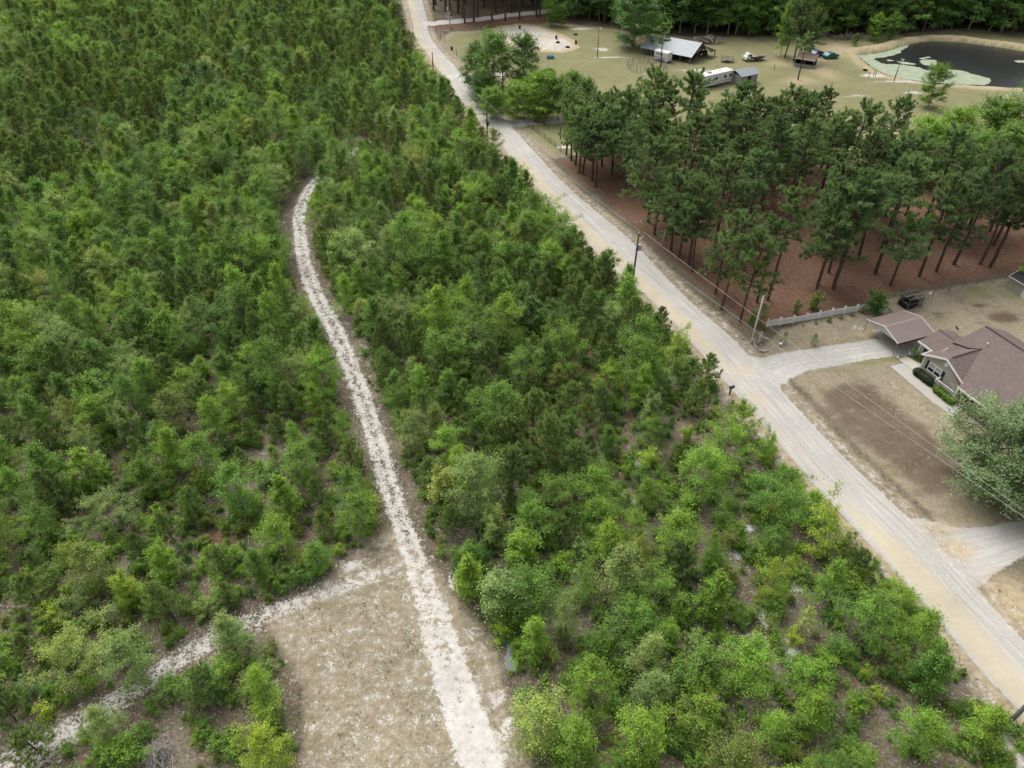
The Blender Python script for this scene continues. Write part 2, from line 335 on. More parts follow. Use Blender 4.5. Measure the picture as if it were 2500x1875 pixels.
    # tan sand blown over the road
    tanroad = np.exp(-((ru + 0.52) / 0.42) ** 2) * (0.38 + 0.72 * sm(Y, 62, 80) * (1 - sm(Y, 122, 140)) + 0.4 * sm(Y, 165, 190)) + np.exp(-((ru + 0.35) / 0.6) ** 2) * (1 - sm(Y, 36, 50)) * 0.62
    tan = onroad * np.clip(tanroad, 0, 1)
    left = sm(-ro, 0, 2)
    tan = np.maximum(tan, 0.46 * left * sm(re, -0.4, 0.2) * (1 - sm(re, 0.5, 1.6)))
    tan = np.maximum(tan, blobs(X, Y, [(2170, 1440, 1.3, 2.4, .72), (1480, 660, 2, 1.6, .66), (1535, 735, 1.6, 1.3, .75), (2480, 1470, 3.0, 3.5, .8), (2460, 1850, 3.5, 3, .9), (1810, 905, 2.2, 1.5, .75), (1850, 975, 1.6, 2.0, .7), (2330, 1340, 2.2, 1.6, .8), (2290, 1290, 2.5, 1.2, .7), (1080, 205, 2.5, 3, .75), (1140, 270, 1.6, 3, .7), (2120, 815, 2.6, 1.2, .62), (2000, 165, 5, 12, .62), (2040, 120, 6, 9, .62), (1960, 200, 6, 4, .6), (2180, 330, 6, 4, .55), (1945, 155, 9, 4, .55)]))
    tan = np.maximum(tan, .62 * sm(-P['pond'], 0, .6) * (1 - sm(-P['pond'], 2.5, 4.5)))
    tan = np.maximum(tan, .95 * sm(P['arena'], -.6, .6))
    white = np.maximum(white, .54 * sm(P['arena'], 0, 2))
    # vegetation floors
    straw = np.maximum(straw, sm(P['straw'], -1.2, 2.5) * 1.0)
    straw = np.maximum(straw, blobs(X, Y, [(1110, 60, 14, 6, .9), (1200, 56, 16, 6, .9), (1320, 50, 16, 5, .9), (1330, 1060, 6, 8, .7), (1450, 900, 7, 10, .6), (540, 1320, 3, 2, .7), (120, 1430, 4, 3, .5), (990, 1040, 3, 4, .5), (930, 70, 4, 18, .7)]))
    dry = np.maximum(dry, sm(P['clear'], -1.5, 1.5)); dry = np.maximum(dry, .9 * sm(P['yard'], -.8, 1.2)); dry = np.maximum(dry, sm(P['meadow'], -1.5, 1.5))
    dry = np.maximum(dry, .75 * (1 - sm(re, 1.2, 3.0)))
    green = np.maximum(green, .64 * sm(P['meadow'], -1, 3)); green = np.maximum(green, .36 * sm(P['clear'], 0, 3)); green = np.maximum(green, .7 * sm(P['lawn3'], -.5, 1.5))
    green = np.maximum(green, .28 * sm(P['yard'], 0, 2)); green = np.maximum(green, .30 * (1 - sm(re, 1.0, 2.4)) * sm(re, .3, .8))
    green = np.maximum(green, blobs(X, Y, [(2110, 885, 2.6, 1.0, .8), (2165, 875, 2.2, 1.0, .95), (2030, 905, 3, .9, .55), (2400, 710, 4, 3, .6), (2480, 720, 4, 2, .65), (2180, 1160, 2, 1, .5), (1990, 98, 10, 6, .85), (2060, 140, 5, 10, .8), (2110, 190, 6, 2, .85), (2020, 260, 8, 8, .55), (1800, 110, 18, 5, .75), (1650, 120, 12, 6, .55), (1900, 110, 10, 6, .7), (1420, 85, 8, 7, .6), (1230, 1270, 4, 3, .3), (2420, 1260, 3, 2, .4)]))
    litter_green = 1.0
    dirt = np.maximum(dirt, blobs(X, Y, [(2110, 985, 4.6, 3.6, .80), (2180, 1060, 4.6, 3.6, .78), (2230, 1130, 4.0, 3.0, .74), (2060, 1010, 2.6, 3.0, .66), (2120, 960, 1.7, 1.2, .85), (2280, 1100, 3.2, 2.6, .62), (2250, 1200, 2.6, 1.6, .5), (2320, 1150, 2.4, 2.0, .68), (2390, 745, 2.0, .7, .7), (2450, 775, 2.6, 1.5, .9), (2290, 765, 1.6, .6, .6), (2020, 1000, 1.5, 2, .4), (2170, 845, 2.6, 1.4, .75), (2215, 850, 2.0, 1.6, .7), (2260, 870, 1.5, 1.2, .7), (2430, 1390, 1.6, 1.3, .75), (2240, 1330, 1.6, .7, .6), (1100, 75, 6, 3, .4), (1540, 100, 7, 4, .7), (1650, 150, 9, 7, .6)]))
    dirt = np.maximum(dirt, .66 * sm(P['dirt'], -1.4, 1.8)); white = np.maximum(white, .30 * sm(P['dirt'], -1.0, 1.0))
    k = np.stack
    zA = k([white, grav, tan, np.clip(onroad, 0, 1)], -1); zB = k([straw, green, dry, dirt], -1)
    # along/across coordinates for wheel streaks
    use = onroad > 0.02
    au, av = np.where(use, ro, to), np.where(use, ra, ta)
    dm = S['drive'] > -1; au, av = np.where(dm & ~use, L['drive'][0], au), np.where(dm & ~use, L['drive'][1], av)
    dm = S['drive2'] > -1; au, av = np.where(dm & ~use, L['drive2'][0], au), np.where(dm & ~use, L['drive2'][1], av)
    streak = np.maximum.reduce([sm(-re, -.3, .6), sm(S['track'], -.5, .5), sm(S['drive'], -.5, .5), sm(S['drive2'], -.5, .5)])
    ruv = k([au, av, streak], -1)
    return zA, zB, ruv, P, re

def ground_material():
    m, nt = newmat('ground_mix'); s = NT(nt)
    pos = s.n('ShaderNodeNewGeometry').outputs['Position']
    A = s.attr('zA'); B = s.attr('zB'); rv = s.attr('ruv').outputs['Vector']
    sa = s.n('ShaderNodeSeparateColor', Color=A.outputs['Color']); sb = s.n('ShaderNodeSeparateColor', Color=B.outputs['Color'])
    white, grav, tan, road = sa.outputs[0], sa.outputs[1], sa.outputs[2], A.outputs['Alpha']
    straw, green, dry, dirt = sb.outputs[0], sb.outputs[1], sb.outputs[2], B.outputs['Alpha']
    n1 = s.noise(pos, 0.16, 4, 0.6); n2 = s.noise(pos, 0.7, 4, 0.62); n3 = s.noise(pos, 1.7, 4, 0.66); n4 = s.noise(pos, 4.6, 3, 0.66); n5 = s.noise(pos, 10.0, 2, 0.6)
    rs = s.n('ShaderNodeSeparateXYZ', Vector=rv); streakm = rs.outputs[2]
    st = s.n('ShaderNodeCombineXYZ', X=s.math('MULTIPLY', rs.outputs[0], 3.2), Y=s.math('MULTIPLY', rs.outputs[1], 0.11))
    ns = s.noise(st, 1.0, 4, 0.65); st2 = s.n('ShaderNodeCombineXYZ', X=s.math('MULTIPLY', rs.outputs[0], 0.9), Y=s.math('MULTIPLY', rs.outputs[1], 0.05)); ns2 = s.noise(st2, 1.0, 3, 0.6)
    def mask(v, wts, soft=0.12, thr=0.5):
        acc = v
        for nz, amp in wts: acc = s.math('ADD', acc, s.math('MULTIPLY', s.math('SUBTRACT', nz, 0.5), amp))
        return s.step(acc, thr - soft, thr + soft)
    # leaf litter on dark sandy loam
    lit = s.mix(s.step(n4, 0.32, 0.68), (0.082, 0.062, 0.043), (0.235, 0.195, 0.15))
    lit = s.mix(s.math('MULTIPLY', s.step(n2, 0.42, 0.68), 0.55), lit, (0.17, 0.10, 0.070)); lit = s.mix(s.math('MULTIPLY', s.step(n1, 0.45, 0.65), 0.5), lit, (0.24, 0.205, 0.165))
    lit = s.mix(s.math('MULTIPLY', s.step(n5, 0.56, 0.74), 0.55), lit, (0.36, 0.31, 0.27))
    lit = s.mix(s.math('MULTIPLY', s.step(s.math('ADD', n3, s.math('MULTIPLY', n5, .4)), 0.66, 0.86), 0.65), lit, (0.10, 0.135, 0.045))
    # dry grass
    dg = s.mix(s.step(n3, 0.3, 0.7), (0.275, 0.225, 0.15), (0.40, 0.335, 0.235))
    dg = s.mix(s.math('MULTIPLY', s.step(n4, 0.45, 0.7), 0.45), dg, (0.185, 0.152, 0.10)); dg = s.mix(s.math('MULTIPLY', s.step(n2, 0.42, 0.66), 0.55), dg, (0.36, 0.325, 0.265))
    dg = s.mix(s.math('MULTIPLY', s.step(n5, 0.55, 0.72), 0.5), dg, (0.42, 0.36, 0.28))
    dg = s.mix(s.math('MULTIPLY', s.step(s.noise(pos, .42, 5, .65), 0.5, 0.68), 0.55), dg, (0.17, 0.155, 0.082)); dg = s.mix(s.math('MULTIPLY', s.step(n4, 0.48, 0.66), 0.5), dg, (0.20, 0.178, 0.118)); dg = s.mix(s.math('MULTIPLY', s.step(n5, 0.5, 0.66), 0.3), dg, (0.46, 0.41, 0.33))
    c = s.mix(mask(dry, ((n3, .5), (n2, .4)), .25), lit, dg)
    gg = s.mix(n4, (0.155, 0.17, 0.07), (0.295, 0.29, 0.135))
    gm = mask(green, ((n2, .75), (n4, .55), (n3, .4)), .22)
    c = s.mix(s.math('MULTIPLY', gm, .85), c, gg)
    sc = s.mix(s.step(n3, 0.3, 0.7), (0.14, 0.078, 0.052), (0.225, 0.135, 0.092))
    sc = s.mix(s.math('MULTIPLY', s.step(n5, 0.5, 0.72), 0.5), sc, (0.30, 0.175, 0.12))
    sc = s.mix(s.math('MULTIPLY', s.step(n4, 0.60, 0.72), 0.6), sc, (0.085, 0.045, 0.03))
    c = s.mix(mask(straw, ((n2, .5), (n3, .35)), .22), c, sc)
    dd = s.mix(n3, (0.085, 0.056, 0.040), (0.165, 0.115, 0.083))
    c = s.mix(s.math('MULTIPLY', mask(dirt, ((n2, .7), (n3, .5), (n4, .3)), .25), .85), c, dd)
    # gravel
    gr = s.mix(s.step(n4, 0.25, 0.75), (0.45, 0.434, 0.408), (0.53, 0.513, 0.482))
    gr = s.mix(s.math('MULTIPLY', s.step(n5, 0.58, 0.74), 0.35), gr, (0.26, 0.245, 0.23))
    gr = s.mix(s.math('MULTIPLY', s.math('MULTIPLY', s.step(ns, 0.47, 0.70), 0.8), streakm), gr, (0.62, 0.60, 0.56))
    gr = s.mix(s.math('MULTIPLY', s.math('MULTIPLY', s.step(ns, 0.46, 0.30), 0.6), streakm), gr, (0.35, 0.33, 0.305))
    gm2 = mask(grav, ((n3, .5), (n4, .6), (n2, .3)), .12)
    c = s.mix(gm2, c, gr)
    # tan sand
    tn = s.mix(s.step(n3, 0.3, 0.75), (0.47, 0.365, 0.225), (0.60, 0.50, 0.345))
    tn = s.mix(s.math('MULTIPLY', s.step(n4, 0.56, 0.72), 0.4), tn, (0.36, 0.275, 0.18))
    tn = s.mix(road, tn, s.mix(n3, (0.54, 0.46, 0.32), (0.60, 0.545, 0.43)))
    tm = mask(tan, ((ns2, s.math('MULTIPLY', road, .8)), (n2, .35), (n3, .25), (n4, .2)), .36, .44)
    c = s.mix(s.math('MULTIPLY', tm, .9), c, tn)
    # white sand
    wh = s.mix(s.step(n3, 0.25, 0.75), (0.56, 0.53, 0.49), (0.72, 0.695, 0.66)); wh = s.mix(s.math('MULTIPLY', s.step(n2, 0.45, 0.7), .4), wh, (0.50, 0.46, 0.41))
    wh = s.mix(s.math('MULTIPLY', s.step(n4, 0.62, 0.72), 0.45), wh, (0.36, 0.32, 0.28))
    wm = mask(white, ((n4, .62), (n3, .50), (n2, .45), (n5, .40)), .09)
    c = s.mix(wm, c, wh)
    # dark crumbs (leaf bits, cones, gravel) everywhere, fewer on the road
    cr = s.math('MULTIPLY', s.step(s.math('ADD', n5, s.math('MULTIPLY', n4, .5)), 0.92, 1.0), s.math('MULTIPLY_ADD', road, -.35, .40))
    c = s.mix(cr, c, (0.10, 0.082, 0.066))
    # broad tone variation
    v = s.math('MULTIPLY_ADD', n1, 0.34, 0.50)
    c = s.mix(1.0, c, s.n('ShaderNodeCombineColor', Red=v, Green=v, Blue=v), 'MULTIPLY')
    hgt = s.math('ADD', s.math('MULTIPLY', n4, .6), s.math('ADD', n3, s.math('MULTIPLY', n5, .3)))
    s.finish(c, 0.95, 0.1, 0, hgt, 0.12, 0.5)
    return m
M_GROUND = ground_material()

def axis(parts):
    o = []
    for a, b, st in parts: o.append(np.arange(a, b - 1e-6, st))
    return np.concatenate(o + [[parts[-1][1]]])
def geo(a, b, n): return np.geomspace(a, b, n)
gx = np.concatenate([-geo(185, 5000, 14)[::-1][:-1], axis([(-185, -70, 1.5), (-70, 85, .42), (85, 240, 1.2)]), geo(240, 5000, 14)[1:]])
gy = np.concatenate([-geo(5, 2000, 10)[::-1], axis([(-4, 14, 3), (14, 100, .42), (100, 170, .7), (170, 300, 1.2)]), geo(300, 6000, 16)[1:]])
GX, GY = np.meshgrid(gx, gy); fx, fy = GX.ravel(), GY.ravel()
zA, zB, ruv, PS, RE = fields(fx, fy)
GZ = zground(fx, fy, PS['pond'])
nx = len(gx)
ii, jj = np.meshgrid(np.arange(len(gx) - 1), np.arange(len(gy) - 1)); base = (jj * nx + ii).ravel()
QF = np.stack([base, base + 1, base + 1 + nx, base + nx], -1)
GV = np.stack([fx, fy, GZ], -1)
def sheet(name, sel, dz):
    """the cells of the ground lattice picked by sel, laid dz above it"""
    F = QF if sel is None else QF[sel[QF].all(1)]
    u, inv = np.unique(F, return_inverse=True); V = GV[u].copy(); V[:, 2] += dz
    o = obj(name, mesh_np(name, V, [(inv.reshape(F.shape), 0)], [M_GROUND], dict(zA=zA[u], zB=zB[u], ruv=ruv[u]), smooth=True)); o['kind'] = 'structure'; return o
sheet('ground', None, 0)
for nm, key, dz in (('sandy_clearing', 'clear', .008), ('pine_straw_ground', 'straw', .008), ('yard', 'yard', .008), ('meadow', 'meadow', .008), ('riding_arena', 'arena', .016)):
    sheet(nm, PS[key] > 0, dz)
def strip(name, L, W, dz, nu=10, step=0.45, left=None, right=None, hump=0.05):
    if left is None:
        T = np.gradient(L, axis=0); T /= np.linalg.norm(T, axis=1)[:, None]; Nn = np.stack([T[:, 1], -T[:, 0]], 1)
        left, right = L - Nn * W[:, None], L + Nn * W[:, None]
    n = int(np.linalg.norm(np.diff(left, axis=0), axis=1).sum() / step)
    s = np.concatenate([[0], np.cumsum(np.linalg.norm(np.diff(left, axis=0), axis=1))]); t = np.linspace(0, s[-1], n)
    l = np.stack([np.interp(t, s, left[:, i]) for i in (0, 1)], 1); r = np.stack([np.interp(t, s, right[:, i]) for i in (0, 1)], 1)
    wob = 0.22 * np.sin(t * 0.9) * np.sin(t * 0.23 + 1) + 0.10 * np.sin(t * 3.1)
    e = (r - l) / np.linalg.norm(r - l, axis=1)[:, None]; l = l + e * wob[:, None]; r = r + e * (wob[::-1])[:, None]
    uu = np.linspace(0, 1, nu + 1); P = l[:, None] * (1 - uu)[None, :, None] + r[:, None] * uu[None, :, None]; P = P.reshape(-1, 2)
    a, b, c2, _, _ = fields(P[:, 0], P[:, 1]); crown = dz + hump * (1 - (2 * np.tile(uu, n) - 1) ** 2)
    V = np.column_stack([P, zground(P[:, 0], P[:, 1]) + crown]); k = nu + 1
    i0 = (np.arange(n - 1)[:, None] * k + np.arange(nu)[None]).ravel()
    o = obj(name, mesh_np(name, V, [(np.stack([i0, i0 + 1, i0 + 1 + k, i0 + k], -1), 0)], [M_GROUND], dict(zA=a, zB=b, ruv=c2), smooth=True)); o['kind'] = 'structure'; return o
strip('road', None, None, .03, 22, left=RL2, right=RR2)
for nm, key in (('sandy_track', 'track'), ('driveway', 'drive'), ('driveway', 'drive2'), ('driveway', 'drive3'), ('driveway', 'drive4'), ('forest_lane', 'lane'), ('sandy_spur_path', 'spur')):
    strip(nm, *LINES[key], .020 if nm != 'sandy_spur_path' else .016, 10, hump=.05 if key == 'track' else .004)

# ------------------------------------------------------------------ pond
def water_mat():
    m, nt = newmat('pond_water'); s = NT(nt)
    pos = s.n('ShaderNodeNewGeometry').outputs['Position']
    mp = s.n('ShaderNodeMapping', Vector=pos, Scale=(1.0, 2.2, 1), Rotation=(0, 0, .3))
    n = s.noise(mp, 1.6, 4, .6); n2 = s.noise(pos, .05, 2)
    s.finish(s.mix(n2, (0.010, 0.011, 0.014), (0.018, 0.019, 0.023)), 0.10, 0.5, 0, n, 0.12, 0.5)
    return m
def flat_poly(name, poly, z, mat, kind, n=None):
    me = bpy.data.meshes.new(name); me.from_pydata([(float(p[0]), float(p[1]), z) for p in poly], [], [tuple(range(len(poly)))]); me.materials.append(mat)
    o = obj(name, me); o['kind'] = kind; return o
pond_s = smoothline(np.vstack([POND, POND[:1]]), k=5)[:-1]
flat_poly('pond_water', pond_s + 0.9 * (pond_s - pond_s.mean(0)) / np.linalg.norm(pond_s - pond_s.mean(0), axis=1)[:, None], -.22, water_mat(), 'structure')
def algae_mat():
    m, nt = newmat('algae'); s = NT(nt); pos = s.n('ShaderNodeNewGeometry').outputs['Position']
    n = s.noise(pos, .5, 4, .6); n2 = s.noise(pos, 3, 3, .6)
    c = s.mix(s.step(n, .3, .7), (0.205, 0.24, 0.165), (0.28, 0.31, 0.235)); c = s.mix(s.math('MULTIPLY', n2, .35), c, (0.17, 0.22, 0.12))
    s.finish(c, .75, .25, 0, n2, .03, .4); return m
M_ALG = algae_mat()
for lb, pl in (('broad pale green algae mat along the near pond shore', [(712, 272), (950, 239), (1180, 172), (1150, 205), (1110, 225), (1100, 245), (1030, 270), (960, 285), (872, 300), (905, 325), (960, 345), (1100, 352), (1250, 372), (1350, 402), (1500, 395), (1650, 405), (1760, 440), (1905, 480), (1880, 530), (1700, 532), (1500, 522), (1340, 511), (1180, 486), (1080, 470), (1000, 450), (930, 420), (870, 386), (810, 346), (750, 301)]),
        ('pale algae patch floating in mid pond behind the broad mat', [(1265, 318), (1330, 308), (1420, 312), (1425, 345), (1400, 365), (1300, 350)]), ('thin algae sliver beside the pond light pole', [(1065, 322), (1130, 325), (1230, 343), (1225, 352), (1120, 343)]),
        ('small algae islet on dark water within the mat', [(972, 310), (1010, 307), (1042, 316), (1000, 322)]), ('narrow algae streak on dark water above mid patch', [(1265, 295), (1310, 288), (1350, 280), (1372, 290), (1290, 303)]), ('algae patch at the far side of pond near frame edge', [(2120, 322), (2160, 314), (2215, 316), (2230, 336), (2170, 334)])):
    c = GP([z7(*p) for p in pl]); c = smoothline(np.vstack([c, c[:1]]), k=6)[:-1]
    c = c + rng.normal(0, .16, c.shape)
    tag(flat_poly('algae_mat', c, -.205, M_ALG, 'thing'), lb, 'algae', 'algae mats on the pond')

# ------------------------------------------------------------------ plants: prototypes (shared mesh data)
def leaves(C, Nn, ln, wd, g, tint, young):
    """rhombic leaves: centres C, normals Nn"""
    n = len(C); Nn = Nn / (np.linalg.norm(Nn, axis=1)[:, None] + 1e-9)
    a = g.normal(size=(n, 3)); U = np.cross(Nn, a); U /= np.linalg.norm(U, axis=1)[:, None] + 1e-9; W = np.cross(Nn, U)
    ln = (ln * g.uniform(.7, 1.3, n))[:, None] / 2; wd = (wd * g.uniform(.7, 1.3, n))[:, None] / 2
    V = np.stack([C - U * ln, C + W * wd, C + U * ln, C - W * wd], 1).reshape(-1, 3)
    F = np.arange(n * 4).reshape(-1, 4)
    return V, F, np.repeat(tint, 4), np.repeat(young, 4)
class Proto:
    """crown geometry and wood geometry of one plant shape; makes the shared meshes"""
    def __init__(s, name, crown_mats, wood_mat):
        s.name = name; s.cm = crown_mats; s.wm = wood_mat; s.cV = []; s.cF = []; s.ct = []; s.cy = []; s.n = 0; s.wV = []; s.wF = []; s.wn = 0
    def leaf(s, V, F, t, y, mi=0):
        s.cV.append(V); s.cF.append((F + s.n, mi)); s.ct.append(t); s.cy.append(y); s.n += len(V)
    def wood(s, path, rad, n=5):
        V, F = tube(path, rad, n, False); s.wV.append(V); s.wF.append(F + s.wn); s.wn += len(V)
    def done(s):
        V = np.vstack(s.cV); at = dict(tint=np.concatenate(s.ct), young=np.concatenate(s.cy))
        s.crown = mesh_np(s.name + '_crown', V, s.cF, s.cm, at)
        wV, wF = np.vstack(s.wV), np.vstack(s.wF)
        s.trunk = mesh_np(s.name + '_trunk', wV, [(wF, 0)], [s.wm], smooth=True)
        k = len(s.cm); z = np.zeros(len(wV))
        s.both = mesh_np(s.name, np.vstack([V, wV]), s.cF + [(wF + len(V), k)], s.cm + [s.wm], dict(tint=np.concatenate([at['tint'], z]), young=np.concatenate([at['young'], z])))
        s.top = V[:, 2].max(); s.rad = np.percentile(np.hypot(V[:, 0], V[:, 1]), 97)
        return s
def unit(az, el): return np.array([math.cos(az) * math.cos(el), math.sin(az) * math.cos(el), math.sin(el)])
PROF = dict(round=lambda t: math.sqrt(max(0, 1 - (2 * t - .85) ** 2 / 1.35)), cone=lambda t: (1.02 - t) ** .75, egg=lambda t: max(.12, math.sin(math.pi * min(1, (t * .86 + .12))) ** .8), column=lambda t: max(.2, (1 - t ** 3) * .9), vase=lambda t: .45 + .75 * t * (1.25 - t))
def broadleaf(name, seed, h, zb, rad, prof, nl=20, ns=6, nc=34, leaf=(.19, .13), cs=.30, flat=.5, upc=.1, stems=1, lean=0.0, mats=None, blossom=0, shoots=9):
    g = np.random.default_rng(seed); p = Proto(name, mats or [M_LEAF], M_BARK); f = PROF[prof]
    C = []; O = []; T = []; Y = []
    for sidx in range(stems):
        off = np.zeros(3) if stems == 1 else np.array([*(g.normal(0, rad * .28, 2)), 0]); hh = h * (1 if sidx == 0 else g.uniform(.65, .95)); rr = rad * (1 if stems == 1 else .62)
        tt = np.linspace(0, 1, 9); wob = np.cumsum(g.normal(0, .035 * h / 6, (9, 2)), 0); path = np.column_stack([off[0] * tt ** .7 + wob[:, 0] + lean * tt * h * .2, off[1] * tt ** .7 + wob[:, 1], tt * hh * .95])
        path[0, :2] = off[:2] * .25; r0 = .012 * h + .02
        p.wood(path, r0 * (1 - tt * .88), 6)
        for i in range(nl):
            t = (i + g.uniform(-.3, .3)) / nl; t = min(max(t, 0), .99); z0 = zb + (hh * .95 - zb) * t
            b = np.array([np.interp(z0, path[:, 2], path[:, k]) for k in range(3)]); az = i * 2.4 + g.uniform(-.5, .5); L = rr * f(t) * g.uniform(.5, 1.28) * (1 if t < .9 else 1.1)
            el = R(6 + 62 * t ** 1.3) + g.normal(0, .16); d = unit(az, el); s = np.linspace(0, 1, 5)[:, None]
            lp = b + d * L * s + np.array([0, 0, 1.0]) * upc * L * s ** 2 + g.normal(0, .03 * L, (5, 3)) * s
            p.wood(lp, r0 * .36 * (1 - .75 * s[:, 0]) * (1 - .5 * t), 4)
            shade = g.normal(0, .12)
            for j in range(ns):
                sj = 1.0 if j == 0 else g.uniform(.38, .98); q = np.array([np.interp(sj, s[:, 0], lp[:, k]) for k in range(3)])
                a2 = az + g.choice([-1, 1]) * g.uniform(.4, 1.3); l2 = 0 if j == 0 else L * g.uniform(.16, .42) * (1.25 - .5 * sj)
                e2 = unit(a2, el * .5 + g.normal(.05, .2)); ends = q + e2 * l2
                if l2 > .25: p.wood(np.array([q, ends]), np.array([.012, .006]) * h / 5, 3)
                m = int(nc * g.uniform(.6, 1.3)); sc = cs * g.uniform(.7, 1.25)
                sd_ = (e2 if j else d); lx = g.normal(.2, 1.25, m)[:, None]; c = ends + sd_ * sc * lx + np.column_stack([g.normal(0, sc * .62, m), g.normal(0, sc * .62, m), g.normal(0, sc * flat * .8, m)])
                c[:, 2] -= .25 * (np.hypot(c[:, 0] - ends[0], c[:, 1] - ends[1]))          # sprays droop at their rims
                C.append(c); n = g.normal(0, .55, (m, 3)); n[:, 2] += 1.0; n[:, :2] += .45 * d[:2]; O.append(n)
                T.append(np.clip(.5 + shade + g.normal(0, .10) + g.normal(0, .15, m), 0, 1)); Y.append(np.clip(g.normal(.25, .25) + .55 * max(0, t - .35) + .3 * (sj > .9) + g.normal(0, .2, m), 0, 1))
    tops = sorted(range(len(C)), key=lambda i: -C[i][:, 2].mean())[:max(6, len(C) // 4)]
    for i in g.choice(tops, shoots):                                      # upright leaders give the crown its pointed outline
        b = C[i].mean(0); L = h * g.uniform(.07, .15); m = int(nc * .8); u_ = g.random(m); ax = np.array([g.normal(0, .2), g.normal(0, .2), 1.0])
        c = b + ax * (u_ * L)[:, None] + g.normal(0, 1, (m, 3)) * (cs * .55 * (1.1 - u_))[:, None] * [1, 1, .5]; p.wood(np.array([b, b + ax * L]), np.array([.014, .005]), 3)
        C.append(c); n = g.normal(0, .6, (m, 3)); n[:, 2] += .8; O.append(n); T.append(np.clip(.55 + g.normal(0, .15, m), 0, 1)); Y.append(np.clip(.5 + .4 * u_ + g.normal(0, .2, m), 0, 1))
    C = np.vstack(C); O = np.vstack(O); T = np.concatenate(T); Y = np.concatenate(Y)
    V, F, t4, y4 = leaves(C, O, *leaf, g, T, Y); p.leaf(V, F, t4, y4)
    if blossom:
        k = g.choice(len(C), blossom * 40); pick = C[:, 2] > np.quantile(C[:, 2], .55); idx = np.nonzero(pick)[0]; ce = C[g.choice(idx, blossom)]
        bc = np.repeat(ce, 40, 0) + g.normal(0, .16, (blossom * 40, 3)); bn = g.normal(0, .5, bc.shape); bn[:, 2] += 1
        V, F, t4, y4 = leaves(bc + [0, 0, .1], bn, .13, .11, g, np.full(len(bc), .6), np.zeros(len(bc))); p.leaf(V, F, t4, y4, 1)
    return p.done()
def needles(tips, dirs, ln, wd, per, g, spread=.75, up=.35):
    n = len(tips); C = np.repeat(tips, per, 0); D = np.repeat(dirs, per, 0) + g.normal(0, spread, (n * per, 3)); D[:, 2] += up
    D /= np.linalg.norm(D, axis=1)[:, None] + 1e-9; L = (ln * g.uniform(.65, 1.2, n * per))[:, None]
    S = np.cross(D, g.normal(size=D.shape)); S /= np.linalg.norm(S, axis=1)[:, None] + 1e-9; C = C - D * L * .12
    V = np.stack([C - S * wd * .35, C + S * wd * .35, C + D * L * .6 + S * wd / 2, C + D * L, C + D * L * .6 - S * wd / 2], 1).reshape(-1, 3)
    F = np.arange(n * per * 5).reshape(-1, 5)
    return V, F
